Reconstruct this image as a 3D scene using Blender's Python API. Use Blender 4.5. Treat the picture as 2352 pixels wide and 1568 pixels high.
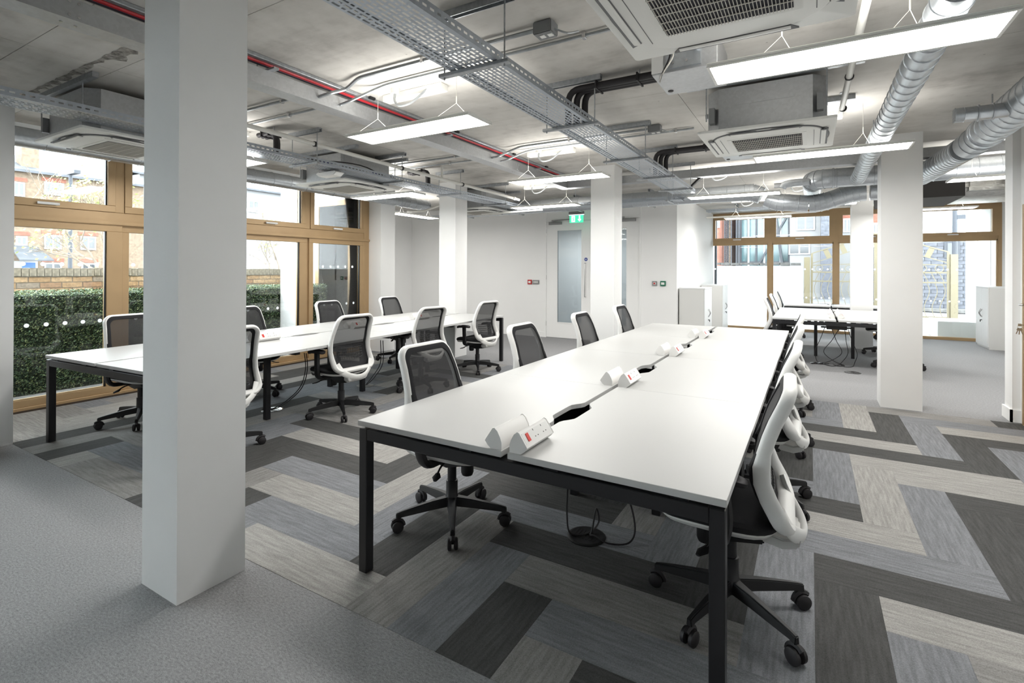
import bpy, bmesh, math, random
from mathutils import Vector, Matrix
random.seed(7)
for _o in list(bpy.data.objects): bpy.data.objects.remove(_o)
SC = bpy.context.scene
COL = SC.collection
R = math.radians

# ------------------------------------------------------------------ camera
F_PX, CXP, CYP, EYE = 1165.0, 1176.0, 616.5, 1.46
YAW, PIT, ROL = R(30.5), R(.13), R(.22)
FW = Vector((-math.sin(YAW)*math.cos(PIT), math.cos(YAW)*math.cos(PIT), math.sin(PIT)))
_rt = Vector((math.cos(YAW), math.sin(YAW), 0)); _up = _rt.cross(FW)
RT = _rt*math.cos(ROL)+_up*math.sin(ROL); UP = -_rt*math.sin(ROL)+_up*math.cos(ROL)
cam = bpy.data.cameras.new('camera'); cam_ob = bpy.data.objects.new('camera', cam); COL.objects.link(cam_ob)
cam.sensor_width = 36; cam.lens = F_PX/2352*36; cam.shift_y = -(784-CYP)/2352; cam.clip_end = 300; cam.clip_start = .02
cam_ob.matrix_world = Matrix(((RT.x, UP.x, -FW.x, 0), (RT.y, UP.y, -FW.y, 0), (RT.z, UP.z, -FW.z, EYE), (0, 0, 0, 1)))
SC.camera = cam_ob
def ray(px, py): return FW+RT*((px-CXP)/F_PX)-UP*((py-CYP)/F_PX)
def on(ax, v, px, py):
    d = ray(px, py); o = Vector((0, 0, EYE)); return o+d*((v-o[ax])/d[ax])
def oz(px, py, z=0): return on(2, z, px, py)
def ox(px, py, x): return on(0, x, px, py)
def oy(px, py, y): return on(1, y, px, py)

# ------------------------------------------------------------------ world, exposure
W = bpy.data.worlds.new('overcast_sky'); SC.world = W; W.use_nodes = True
bg = W.node_tree.nodes['Background']; bg.inputs[0].default_value = (.92, .96, 1, 1); bg.inputs[1].default_value = 8.5
SC.view_settings.view_transform = 'Standard'; SC.view_settings.look = 'None'
SC.view_settings.exposure = 0.78; SC.view_settings.gamma = 1; SC.view_settings.use_curve_mapping = False
LAMP, UPLAMP = 21.0, 7.0
SC.cycles.max_bounces = 5; SC.cycles.diffuse_bounces = 4; SC.cycles.glossy_bounces = 2; SC.cycles.transmission_bounces = 4; SC.cycles.transparent_max_bounces = 8

# ------------------------------------------------------------------ materials
M = {}
def nm(name):
    m = bpy.data.materials.new(name); m.use_nodes = True; M[name] = m
    return m, m.node_tree.nodes, m.node_tree.links, m.node_tree.nodes['Principled BSDF']
def mat(name, col, rough=.5, metal=0, spec=.5, noise=0, nscale=20, bump=0, coat=0, detail=3):
    m, N, L, b = nm(name)
    b.inputs['Base Color'].default_value = (*col, 1); b.inputs['Roughness'].default_value = rough
    b.inputs['Metallic'].default_value = metal; b.inputs['Specular IOR Level'].default_value = spec
    b.inputs['Coat Weight'].default_value = coat
    if noise or bump:
        tc = N.new('ShaderNodeTexCoord'); nz = N.new('ShaderNodeTexNoise'); nz.inputs['Scale'].default_value = nscale; nz.inputs['Detail'].default_value = detail
        L.new(tc.outputs['Object'], nz.inputs['Vector'])
        if noise:
            r = N.new('ShaderNodeValToRGB'); r.color_ramp.elements[0].position = .3; r.color_ramp.elements[1].position = .7
            r.color_ramp.elements[0].color = (*[max(0, c*(1-noise)) for c in col], 1); r.color_ramp.elements[1].color = (*[min(1, c*(1+noise)) for c in col], 1)
            L.new(nz.outputs['Fac'], r.inputs[0]); L.new(r.outputs[0], b.inputs['Base Color'])
        if bump:
            bp = N.new('ShaderNodeBump'); bp.inputs['Strength'].default_value = bump; bp.inputs['Distance'].default_value = .01
            L.new(nz.outputs['Fac'], bp.inputs['Height']); L.new(bp.outputs[0], b.inputs['Normal'])
    return m
mat('wall_paint', (.87, .87, .86), .75, noise=.012, nscale=1.5)
mat('column_paint', (.83, .83, .82), .7, noise=.015, nscale=3, bump=.05)
mat('desk_white', (.53, .53, .52), .38, spec=.4)
mat('desk_edge', (.70, .69, .66), .45)
mat('black_metal', (.012, .012, .014), .38)
mat('black_plastic', (.008, .008, .009), .48)
mat('black_fabric', (.012, .012, .014), .95, noise=.3, nscale=300)
mat('white_plastic', (.78, .775, .755), .42)
mat('unit_white', (.80, .79, .77), .35)
mat('ac_white', (.74, .735, .70), .45)
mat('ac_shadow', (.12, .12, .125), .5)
mat('grille_bar', (.50, .48, .43), .5)
mat('grille_back', (.010, .010, .02), .7)
mat('rubber_black', (.016, .014, .016), .6)
mat('red_cable', (.55, .03, .04), .4)
mat('purple_cable', (.09, .06, .09), .5)
mat('blue_cable', (.03, .04, .20), .5)
mat('pipe_white', (.68, .67, .63), .4)
mat('wire_white', (.75, .73, .66), .5)
mat('bronze', (.42, .285, .15), .42, metal=.25, noise=.05, nscale=4)
mat('bronze_dark', (.05, .034, .022), .5)
mat('gasket', (.012, .012, .016), .5)
mat('chrome', (.62, .62, .62), .25, metal=1)
mat('grey_metal', (.30, .30, .30), .45, metal=.6)
mat('strut', (.42, .44, .46), .4, metal=.75, noise=.15, nscale=40)
mat('conduit', (.40, .42, .43), .42, metal=.7, noise=.1, nscale=30)
mat('box_grey', (.22, .225, .23), .5)
mat('red_plastic', (.50, .03, .03), .4)
mat('green_plastic', (.02, .16, .09), .4)
mat('blue_sign', (.02, .06, .30), .4)
mat('cabinet_white', (.68, .68, .66), .45)
mat('cabinet_front', (.74, .75, .75), .35)
mat('socket_dark', (.02, .02, .02), .5)
mat('soffit_dark', (.045, .042, .04), .8)
mat('paving', (.19, .186, .178), .85, noise=.15, nscale=3)
mat('render_white', (.66, .66, .65), .85, noise=.03, nscale=1)
mat('coping', (.07, .068, .065), .9, noise=.5, nscale=6)
mat('cream_steel', (.15, .128, .078), .5)
mat('road', (.10, .103, .108), .9, noise=.1, nscale=2)
mat('slate', (.055, .06, .068), .8, noise=.25, nscale=2)
mat('upvc', (.30, .30, .30), .4)
mat('pane_dark', (.03, .035, .04), .12, spec=.8)
mat('lamp_post', (.03, .035, .045), .5)
mat('bark', (.16, .13, .10), .9, noise=.3, nscale=8)
mat('leaf_young', (.34, .38, .12), .7)
mat('house_brick', (.155, .115, .08), .9, noise=.25, nscale=7, detail=6)
mat('house_white', (.20, .20, .20), .8)
mat('red_brick', (.19, .075, .05), .9, noise=.25, nscale=7)
mat('grey_brick_joint', (.13, .13, .135), .9)
mat('grey_brick', (.085, .09, .105), .9, noise=.3, nscale=9)
mat('teal_glass', (.06, .115, .125), .1, spec=.8, noise=.25, nscale=.8)
mat('steel_dark', (.04, .045, .055), .5)
mat('door_blue', (.03, .10, .28), .4)
mat('mortar', (.38, .34, .29), .95)
for k, c in enumerate(((.36, .23, .12), (.44, .30, .17), (.30, .18, .10), (.27, .22, .17))):
    mat('brick_%d' % k, c, .9, noise=.3, nscale=35, bump=.4)
mat('brick_cap', (.25, .22, .17), .95, noise=.35, nscale=25, bump=.4)
mat('foil', (.62, .61, .58), .28, metal=1, noise=.12, nscale=14, bump=.9)

def galv(name, tint, rough):
    m, N, L, b = nm(name)
    tc = N.new('ShaderNodeTexCoord'); v = N.new('ShaderNodeTexVoronoi'); v.inputs['Scale'].default_value = 55
    n2 = N.new('ShaderNodeTexNoise'); n2.inputs['Scale'].default_value = 6
    L.new(tc.outputs['Object'], v.inputs['Vector']); L.new(tc.outputs['Object'], n2.inputs['Vector'])
    mx = N.new('ShaderNodeMix'); mx.data_type = 'FLOAT'; mx.inputs[0].default_value = .6
    sp = N.new('ShaderNodeSeparateColor'); L.new(v.outputs['Color'], sp.inputs[0])
    L.new(sp.outputs[0], mx.inputs[2]); L.new(n2.outputs['Fac'], mx.inputs[3])
    r = N.new('ShaderNodeValToRGB')
    r.color_ramp.elements[0].color = (*[c*.88 for c in tint], 1); r.color_ramp.elements[1].color = (*[min(1, c*1.12) for c in tint], 1)
    L.new(mx.outputs[0], r.inputs[0]); L.new(r.outputs[0], b.inputs['Base Color'])
    b.inputs['Metallic'].default_value = .85; b.inputs['Roughness'].default_value = rough
galv('galvanised', (.52, .55, .58), .34)
galv('galv_sheet', (.50, .51, .52), .45)
galv('tray_metal', (.46, .50, .55), .42)

def concrete():
    m, N, L, b = nm('concrete')
    tc = N.new('ShaderNodeTexCoord')
    def noise(scale, det, vec=None, rough=.55):
        n = N.new('ShaderNodeTexNoise'); n.inputs['Scale'].default_value = scale; n.inputs['Detail'].default_value = det; n.inputs['Roughness'].default_value = rough
        L.new(vec or tc.outputs['Object'], n.inputs['Vector']); return n.outputs['Fac']
    mp = N.new('ShaderNodeMapping'); mp.inputs['Scale'].default_value = (.35, 2.6, 1); L.new(tc.outputs['Object'], mp.inputs[0])
    big = noise(.55, 4); fine = noise(9, 6); streak = noise(1.3, 6, mp.outputs[0], .65)
    def mixf(a, bb, f):
        x = N.new('ShaderNodeMix'); x.data_type = 'FLOAT'; x.inputs[0].default_value = f; L.new(a, x.inputs[2]); L.new(bb, x.inputs[3]); return x.outputs[0]
    v = mixf(mixf(big, streak, .5), fine, .25)
    r = N.new('ShaderNodeValToRGB'); e = r.color_ramp.elements
    e[0].position = .33; e[0].color = (.33, .31, .285, 1); e[1].position = .62; e[1].color = (.62, .60, .565, 1)
    q = e.new(.48); q.color = (.53, .51, .475, 1)
    L.new(v, r.inputs[0])
    # spots
    vo = N.new('ShaderNodeTexVoronoi'); vo.inputs['Scale'].default_value = 5; L.new(tc.outputs['Object'], vo.inputs['Vector'])
    lt = N.new('ShaderNodeMath'); lt.operation = 'LESS_THAN'; lt.inputs[1].default_value = .035; L.new(vo.outputs['Distance'], lt.inputs[0])
    mm = N.new('ShaderNodeMix'); mm.data_type = 'RGBA'; mm.inputs[7].default_value = (.20, .19, .175, 1)
    sc = N.new('ShaderNodeMath'); sc.operation = 'MULTIPLY'; sc.inputs[1].default_value = .55; L.new(lt.outputs[0], sc.inputs[0])
    L.new(sc.outputs[0], mm.inputs[0]); L.new(r.outputs[0], mm.inputs[6]); L.new(mm.outputs[2], b.inputs['Base Color'])
    b.inputs['Roughness'].default_value = .8
    bp = N.new('ShaderNodeBump'); bp.inputs['Strength'].default_value = .12; bp.inputs['Distance'].default_value = .02
    L.new(v, bp.inputs['Height']); L.new(bp.outputs[0], b.inputs['Normal'])
concrete()

def carpet(name, col, streaky, axis=0):
    m, N, L, b = nm(name)
    tc = N.new('ShaderNodeTexCoord'); geo = tc.outputs['Object']
    def mp(s):
        q = N.new('ShaderNodeMapping'); q.inputs['Scale'].default_value = s; L.new(geo, q.inputs[0]); return q.outputs[0]
    n1 = N.new('ShaderNodeTexNoise'); n1.inputs['Scale'].default_value = 1; n1.inputs['Detail'].default_value = 5
    if streaky:
        L.new(mp((5, 60, 1) if axis == 0 else (60, 5, 1)), n1.inputs['Vector'])
    else:
        L.new(mp((60, 130, 1)), n1.inputs['Vector'])
    n2 = N.new('ShaderNodeTexNoise'); n2.inputs['Scale'].default_value = 260; n2.inputs['Detail'].default_value = 1; L.new(geo, n2.inputs['Vector'])
    x = N.new('ShaderNodeMix'); x.data_type = 'FLOAT'; x.inputs[0].default_value = .42 if streaky else .5
    L.new(n1.outputs['Fac'], x.inputs[2]); L.new(n2.outputs['Fac'], x.inputs[3])
    r = N.new('ShaderNodeValToRGB'); e = r.color_ramp.elements
    e[0].position = .34; e[1].position = .66
    k = .30 if streaky else .34
    e[0].color = (*[c*(1-k) for c in col], 1); e[1].color = (*[c*(1+k) for c in col], 1)
    L.new(x.outputs[0], r.inputs[0]); L.new(r.outputs[0], b.inputs['Base Color'])
    b.inputs['Roughness'].default_value = .95; b.inputs['Specular IOR Level'].default_value = .1
    bp = N.new('ShaderNodeBump'); bp.inputs['Strength'].default_value = .35; bp.inputs['Distance'].default_value = .004
    L.new(x.outputs[0], bp.inputs['Height']); L.new(bp.outputs[0], b.inputs['Normal'])
carpet('carpet_plain', (.285, .285, .29), False)
for ax in (0, 1):
    for k, c in dict(D=(.085, .085, .083), B=(.215, .221, .234), G=(.26, .253, .244), L=(.335, .326, .31)).items():
        carpet('plank_%s%d' % (k, ax), c, True, ax)

def glass(name, tint, refl=.06, diff=0.0):
    m, N, L, b = nm(name); N.remove(b)
    out = N['Material Output']; t = N.new('ShaderNodeBsdfTransparent'); t.inputs[0].default_value = (*tint, 1)
    g = N.new('ShaderNodeBsdfGlossy'); g.inputs['Roughness'].default_value = .02
    fr = N.new('ShaderNodeFresnel'); fr.inputs[0].default_value = 1.5
    mx = N.new('ShaderNodeMixShader'); L.new(fr.outputs[0], mx.inputs[0]); L.new(t.outputs[0], mx.inputs[1]); L.new(g.outputs[0], mx.inputs[2])
    L.new(mx.outputs[0], out.inputs[0])
glass('glass', (.93, .96, .96))
glass('door_glass', (.84, .90, .94))

def seethrough(name, col, alpha):
    m, N, L, b = nm(name); out = N['Material Output']
    b.inputs['Base Color'].default_value = (*col, 1); b.inputs['Roughness'].default_value = .8
    t = N.new('ShaderNodeBsdfTransparent'); mx = N.new('ShaderNodeMixShader'); mx.inputs[0].default_value = alpha
    L.new(t.outputs[0], mx.inputs[1]); L.new(b.outputs[0], mx.inputs[2]); L.new(mx.outputs[0], out.inputs[0])
seethrough('chair_mesh', (.020, .020, .022), .84)
def film(name):
    m, N, L, b = nm(name); N.remove(b); out = N['Material Output']
    d = N.new('ShaderNodeBsdfDiffuse'); t = N.new('ShaderNodeBsdfTranslucent'); a = N.new('ShaderNodeMixShader'); a.inputs[0].default_value = .65
    for q in (d, t): q.inputs[0].default_value = (.92, .92, .92, 1)
    L.new(d.outputs[0], a.inputs[1]); L.new(t.outputs[0], a.inputs[2]); L.new(a.outputs[0], out.inputs[0])
film('dot_film')
def emit(name, col, s):
    m, N, L, b = nm(name); b.inputs['Base Color'].default_value = (*col, 1); b.inputs['Emission Color'].default_value = (*col, 1); b.inputs['Emission Strength'].default_value = s
emit('lamp', (1, .985, .95), LAMP)
emit('uplamp', (1, .985, .95), UPLAMP)
emit('exit_green', (.05, .55, .30), .9)
emit('exit_white', (.9, 1, .95), 1.2)
emit('switch_glow', (.55, .03, .02), .10)
for _n in ('exit_green', 'exit_white', 'switch_glow'): M[_n].cycles.emission_sampling = 'NONE'

# ------------------------------------------------------------------ geometry collector
class G:
    def __init__(s): s.v = []; s.f = []
    def poly(s, pts):
        n = len(s.v); s.v += [tuple(p) for p in pts]; s.f.append(tuple(range(n, n+len(pts)))); return s
    def bx(s, x0, x1, y0, y1, z0, z1):
        n = len(s.v)
        s.v += [(x, y, z) for z in (z0, z1) for x, y in ((x0, y0), (x1, y0), (x1, y1), (x0, y1))]
        s.f += [(n, n+3, n+2, n+1), (n+4, n+5, n+6, n+7)]+[(n+i, n+(i+1) % 4, n+4+(i+1) % 4, n+4+i) for i in range(4)]
        return s
    def cb(s, c, d): return s.bx(c[0]-d[0]/2, c[0]+d[0]/2, c[1]-d[1]/2, c[1]+d[1]/2, c[2]-d[2]/2, c[2]+d[2]/2)
    def bar(s, a, b, w, h, up=(0, 0, 1)):
        a = Vector(a); b = Vector(b); t = (b-a).normalized(); u = Vector(up)
        if abs(t.dot(u)) > .98: u = Vector((0, 1, 0))
        x = t.cross(u).normalized(); u = x.cross(t)
        n = len(s.v)
        s.v += [tuple(p+x*(i*w/2)+u*(j*h/2)) for p in (a, b) for i, j in ((-1, -1), (1, -1), (1, 1), (-1, 1))]
        s.f += [(n+3, n+2, n+1, n), (n+4, n+5, n+6, n+7)]+[(n+i, n+(i+1) % 4, n+4+(i+1) % 4, n+4+i) for i in range(4)]
        return s
    def loft(s, rings, caps=True, closed=False):
        n = len(s.v); m = len(rings[0])
        for r in rings: s.v += [tuple(p) for p in r]
        k = len(rings)
        for a in range(k if closed else k-1):
            b = (a+1) % k
            for i in range(m):
                j = (i+1) % m; s.f.append((n+a*m+i, n+a*m+j, n+b*m+j, n+b*m+i))
        if caps and not closed: s.f += [tuple(range(n+m-1, n-1, -1)), tuple(range(n+(k-1)*m, n+k*m))]
        return s
    def tube(s, pts, r, n=8, closed=False, ref=None, b=None, caps=True):
        pts = [Vector(p) for p in pts]; k = len(pts); rings = []; pu = None
        for i, p in enumerate(pts):
            if closed: t = pts[(i+1) % k]-pts[i-1]
            else: t = pts[min(i+1, k-1)]-pts[max(i-1, 0)]
            t.normalize()
            if ref is not None: u = Vector(ref)-t*t.dot(Vector(ref))
            elif pu is None: u = Vector((0, 0, 1)) if abs(t.z) < .9 else Vector((1, 0, 0)); u = u-t*t.dot(u)
            else: u = pu-t*t.dot(pu)
            u.normalize(); pu = u; w = t.cross(u)
            ra = r[i] if isinstance(r, (list, tuple)) else r
            rb = ra if b is None else (b[i] if isinstance(b, (list, tuple)) else b)
            rings.append([p+w*(ra*math.cos(2*math.pi*q/n))+u*(rb*math.sin(2*math.pi*q/n)) for q in range(n)])
        return s.loft(rings, caps, closed)
    def cyl(s, a, b, r0, r1=None, n=16): return s.tube([a, b], [r0, r0 if r1 is None else r1], n)
    def lathe(s, c, prof, n=20):
        return s.loft([[(c[0]+r*math.cos(2*math.pi*q/n), c[1]+r*math.sin(2*math.pi*q/n), c[2]+z) for q in range(n)] for r, z in prof])
    def prism(s, poly, ax, a, b):
        def P(p, t): return (t, p[0], p[1]) if ax == 0 else ((p[0], t, p[1]) if ax == 1 else (p[0], p[1], t))
        return s.loft([[P(p, a) for p in poly], [P(p, b) for p in poly]])
    def build(s, name, m, parent=None, loc=None, rot=None, smooth=False, bevel=0, seg=2, kind=None):
        me = bpy.data.meshes.new(name); me.from_pydata(s.v, [], s.f); me.update()
        bm = bmesh.new(); bm.from_mesh(me)
        bmesh.ops.recalc_face_normals(bm, faces=bm.faces)
        if bevel:
            es = [e for e in bm.edges if len(e.link_faces) == 2 and e.calc_face_angle(0) > .6]
            bmesh.ops.bevel(bm, geom=es, offset=bevel, segments=seg, affect='EDGES', clamp_overlap=True)
        bm.to_mesh(me); bm.free()
        if smooth:
            for p in me.polygons: p.use_smooth = True
            me.set_sharp_from_angle(angle=R(38))
        me.materials.append(M[m]); return ob(name, me, parent, loc, rot, kind)
def ob(name, me, parent=None, loc=None, rot=None, kind=None):
    o = bpy.data.objects.new(name, me); COL.objects.link(o)
    if parent: o.parent = parent
    if loc is not None: o.location = loc
    if rot is not None: o.rotation_euler = rot
    if kind: o['kind'] = kind
    return o
def tag(o, label, cat, group=None, kind=None):
    o['label'] = label; o['category'] = cat
    if group: o['group'] = group
    if kind: o['kind'] = kind
    return o
def thing(name, label, cat, loc=(0, 0, 0), rz=0, group=None):
    o = ob(name, None, None, loc, (0, 0, rz)); o.empty_display_size = .1; return tag(o, label, cat, group)
def struct(name, g, m, label=None, parent=None, **k):
    o = g.build(name, m, parent, **k)
    if not parent:
        o['kind'] = 'structure'
        if label: o['label'] = label
    return o
def sroot(name, label=None):
    o = ob(name, None); o['kind'] = 'structure'
    if label: o['label'] = label
    return o
def copy_tree(o, parent=None):
    c = o.copy(); COL.objects.link(c); c.parent = parent
    for ch in list(o.children): copy_tree(ch, c)
    return c
def smooth_path(pts, n=6):
    pts = [Vector(p) for p in pts]; out = []
    for i in range(len(pts)-1):
        p0 = pts[max(i-1, 0)]; p1 = pts[i]; p2 = pts[i+1]; p3 = pts[min(i+2, len(pts)-1)]
        for k in range(n):
            t = k/n
            out.append(.5*((2*p1)+(p2-p0)*t+(2*p0-5*p1+4*p2-p3)*t*t+(3*p1-p0-3*p2+p3)*t**3))
    return out+[pts[-1]]
def bend_path(pts, r, n=5):
    pts = [Vector(p) for p in pts]; out = [pts[0]]
    for i in range(1, len(pts)-1):
        a, b, c = pts[i-1], pts[i], pts[i+1]
        d = min(r, (a-b).length*.49, (c-b).length*.49)
        p = b+(a-b).normalized()*d; q = b+(c-b).normalized()*d
        for k in range(n+1):
            t = k/n; out.append(p*(1-t)**2+b*2*t*(1-t)+q*t*t)
    return out+[pts[-1]]

# ================================================================== THE SHELL
CEIL = 2.92
XL, XR, YB = -6.85, 1.75, 9.88          # window wall, near right wall, door wall
fl = struct('floor', G().bx(XL-.15, 3.6, -4.35, 14.12, -.2, 0).bx(-8.95, XL-.15, 6.75, 12.55, -.2, 0), 'carpet_plain', 'plain grey carpet with a band of herringbone planks')
# herringbone carpet planks
UX, UY, PX0, PY0 = .25, .2575, .017, 3.32
COLR = {}
for k, s in dict(
    D='0,-6 0,-2 -2,-4 -6,-4 3,-1 -5,-9 -8,-6 -8,-2 -3,1 3,3 -9,-1 5,9 6,12 -11,-3 -15,-3 -1,3 4,6 0,6 -23,-7 -21,-9 2,8 -2,8 -17,-1 -20,-2 -23,1 -1,11 2,-8 -16,-6',
    B='-4,-6 -1,-5 -6,-8 -1,-1 -12,-6 -3,-3 -7,-3 2,0 -9,-5 -14,-4 0,2 -4,2 -20,-6 3,7 5,5 3,11 -3,9 0,10 -21,-1 -22,0 -21,3 1,-7 -18,-4 4,-2',
    G='-5,-5 -7,-7 -4,-10 -4,-2 -19,-7 -22,-8 -29,-5 -19,-3 -18,0 -19,1 -20,2 2,12 -10,0',
    L='1,-3 -11,-7 -2,0 -13,-5 1,1 -10,-4 1,5 -16,-2 -12,-2 -2,4 -1,7 -24,-6 -20,-10 -25,-5 -28,-6 -27,-7 2,4 4,10 1,9 -24,2').items():
    for q in s.split(): COLR[tuple(int(v) for v in q.split(','))] = k
BX0, BX1, BY0, BY1 = XL, XR, 1.525, 6.665
rp = random.Random(3)
for j in range(-12, 16):
    for i in range(-34, 12):
        n = (i+j-2) % 8
        if n == 0: r = (PX0+UX*i, PX0+UX*(i+1), PY0+UY*j, PY0+UY*(j+4)); ax = 1
        elif n == 4: r = (PX0+UX*i, PX0+UX*(i+4), PY0+UY*j, PY0+UY*(j+1)); ax = 0
        else: continue
        x0, x1, y0, y1 = max(r[0], BX0), min(r[1], BX1), max(r[2], BY0), min(r[3], BY1)
        c = COLR.get((i, j)) or rp.choice('DBBGLG')
        if x1-x0 < .02 or y1-y0 < .02: continue
        g = .0002; cx, cy = (x0+x1)/2, (y0+y1)/2
        G().bx(x0+g-cx, x1-g-cx, y0+g-cy, y1-g-cy, -.002, .0018).build('plank', 'plank_%s%d' % (c, ax), fl, (cx, cy, 0))
FZ = .0018

# ceiling: formwork bays of the concrete slab, each its own piece
ce = struct('ceiling', G().bx(XL-.35, 3.6, -4.35, 14.25, CEIL+.006, CEIL+.2).bx(-8.95, XL-.35, 6.75, 12.55, CEIL+.006, CEIL+.2), 'concrete', 'exposed board-marked concrete slab')
xs = [-8.95, XL-.35, -4.43, -3.36, -.95, 1.5, 3.6]; ys = [-4.2, -1.2, 1.24, 1.74, 4.22, 6.75, 9.2, 11.7, 14.25]
for a in range(len(xs)-1):
    for b in range(len(ys)-1):
        if a == 0 and ys[b+1] < 6.8: continue
        G().bx(xs[a]+.002, xs[a+1]-.002, ys[b]+.002, ys[b+1]-.002, CEIL, CEIL+.02).build('bay', 'concrete', ce)
mat('spall', (.27, .255, .23), .95, noise=.6, nscale=30, bump=1)
rs = random.Random(11); top = []; bot = []
for k in range(41):
    x = -3.75-k*.052; top.append((x, 1.60+rs.uniform(.0, .05)+(.05 if k < 9 else 0), CEIL-.002)); bot.append((x, 1.585-rs.uniform(0, .015), CEIL-.002))
g = G()
for k in range(40): g.poly((top[k], top[k+1], bot[k+1], bot[k]))
g.build('spalled_joint', 'spall', ce, kind='stuff')

# walls
WY0 = -3.95
struct('wall_left', G().bx(XL-.35, XL+.0, -4.2, WY0, 0, CEIL).bx(XL-.35, XL, WY0, 6.55, 2.87, CEIL), 'wall_paint')
struct('wall_pier', G().bx(XL-.35, -6.55, 6.55, 6.90, 0, CEIL), 'wall_paint')
struct('wall_nook', G().bx(-8.95, -8.8, 6.9, YB, 0, CEIL).bx(-8.95, XL-.35, 6.75, 6.9, 0, CEIL), 'wall_paint')
DX0, DX1, DZ = -4.985, -2.875, 2.74
struct('wall_back', G().bx(-8.95, DX0, YB, YB+.15, 0, CEIL).bx(DX1, -2.19, YB, YB+.15, 0, CEIL).bx(DX0, DX1, YB, YB+.15, DZ, CEIL), 'wall_paint')
struct('wall_corridor', G().bx(-2.34, -2.19, YB+.15, 14.25, 0, CEIL).bx(-8.95, -2.34, 12.4, 12.55, 0, CEIL).bx(-8.95, -8.8, YB+.15, 12.4, 0, CEIL), 'wall_paint')
struct('wall_far', G().bx(-2.34, -2.28, 14.02, 14.25, 0, CEIL).bx(3.37, 3.6, 14.02, 14.25, 0, CEIL), 'wall_paint')
struct('wall_right', G().bx(3.45, 3.6, 6.94, 14.1, 0, CEIL).bx(1.69, 3.6, 6.72, 6.94, 0, CEIL), 'wall_paint')
struct('wall_entrance', G().bx(XR, XR+.15, -4.2, 5.62, 0, CEIL).bx(XR, XR+.15, 5.62, 6.72, 2.10, CEIL).bx(XR, XR+.15, 6.64, 6.72, 0, 2.10), 'wall_paint')
struct('wall_rear', G().bx(XL, XR+.15, -4.35, -4.2, 0, CEIL), 'wall_paint')
struct('baseboard_back', G().bx(-8.8, DX0, YB-.016, YB, 0, .11).bx(DX1, -2.19, YB-.016, YB, 0, .11), 'wall_paint')
struct('baseboard_right', G().bx(1.672, 1.69, 6.70, 6.96, FZ, .12).bx(1.672, 1.752, 6.70, 6.72, FZ, .12), 'wall_paint')
struct('baseboard_corridor', G().bx(-2.19, -2.174, YB, 14.02, 0, .11), 'wall_paint')
struct('baseboard_nook', G().bx(-8.8, -8.784, 6.9, YB, 0, .11), 'wall_paint')

def column(x0, x1, y0, y1, label, z1=CEIL):
    g = G().bx(x0, x1, y0, y1, 0, z1)
    return tag(g.build('column', 'column_paint'), label, 'column', 'white columns')
column(-2.668, -2.362, 1.16, 1.468, 'white square column nearest the camera, in front of the second desk')
column(-6.05, -5.70, 1.20, 1.53, 'white column cut off by the left edge beside the garden window')
column(-5.42, -5.08, 6.77, 7.10, 'white column standing behind the far end of the window-side desk')
column(-2.685, -2.34, 6.75, 7.08, 'white column in front of the double doors')
column(.65, 1.005, 6.72, 7.06, 'white column on the right at the edge of the patterned carpet')
column(.66, 1.0, 11.52, 11.86, 'far white column standing at the end of the far desk')

# ------------------------------------------------------------------ windows
def handle_parts(parent, c, d, m='unit_white'):
    # c centre, d = direction along the bar
    d = Vector(d); n = Vector((1, 0, 0)) if abs(d.y) > .5 else Vector((0, -1, 0))
    g = G().tube([Vector(c)-d*.09+n*.025, Vector(c)+d*.09+n*.025], .011, 8, b=.014).cyl(Vector(c)+d*.07, Vector(c)+d*.07+n*.025, .016, None, 10)
    return g.build('handle', m, parent, smooth=True)
def dots(parent, pts, n):
    g = G(); n = Vector(n)
    u = n.cross(Vector((0, 0, 1)))
    for p in pts:
        p = Vector(p)+n*.004
        g.poly([p+u*(.022*math.cos(t*math.pi/4))+Vector((0, 0, .022*math.sin(t*math.pi/4))) for t in range(8)])
    g.build('manifestation_dots', 'dot_film', parent, kind='stuff')

w1 = sroot('window_1', 'bronze framed garden window wall with opening top lights')
X0, X1 = XL-.09, XL
TB0, TB1 = 1.875, 2.115
G().bx(X0, X1, WY0, 6.55, TB0+.10, TB1-.02).build('transom', 'bronze', w1, bevel=.004, seg=1)
G().bx(X0-.0, X1+.035, WY0, 6.55, TB0+.075, TB0+.115).build('drip_rail', 'bronze', w1, bevel=.006)
G().bx(X0, X1, WY0, 6.55, 2.79, 2.87).build('head', 'bronze', w1)
G().bx(X0-.04, X1+.02, WY0, 6.55, 0, .05).build('sill', 'bronze', w1, bevel=.004, seg=1)
G().bx(X1+.02, X1+.03, WY0, 6.55, 0, .02).build('floor_track', 'bronze_dark', w1)
G().bx(X0, X1+.01, 6.43, 6.55, 0, 2.87).build('jamb', 'bronze', w1, bevel=.004, seg=1)
G().bx(X0, X1+.01, WY0, WY0+.12, 0, 2.87).build('jamb', 'bronze', w1, bevel=.004, seg=1)
for y0, y1 in ((-2.375, -2.285), (.155, .245), (2.69, 2.78), (5.22, 5.31)):
    G().bx(X0, X1, y0, y1, TB1-.02, 2.79).build('mullion', 'bronze', w1, bevel=.003, seg=1)
bays = ((WY0+.12, -2.375), (-2.285, .155), (.245, 2.69), (2.78, 5.22), (5.31, 6.43))  # rear bays lie out of view, added for more daylight
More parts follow.
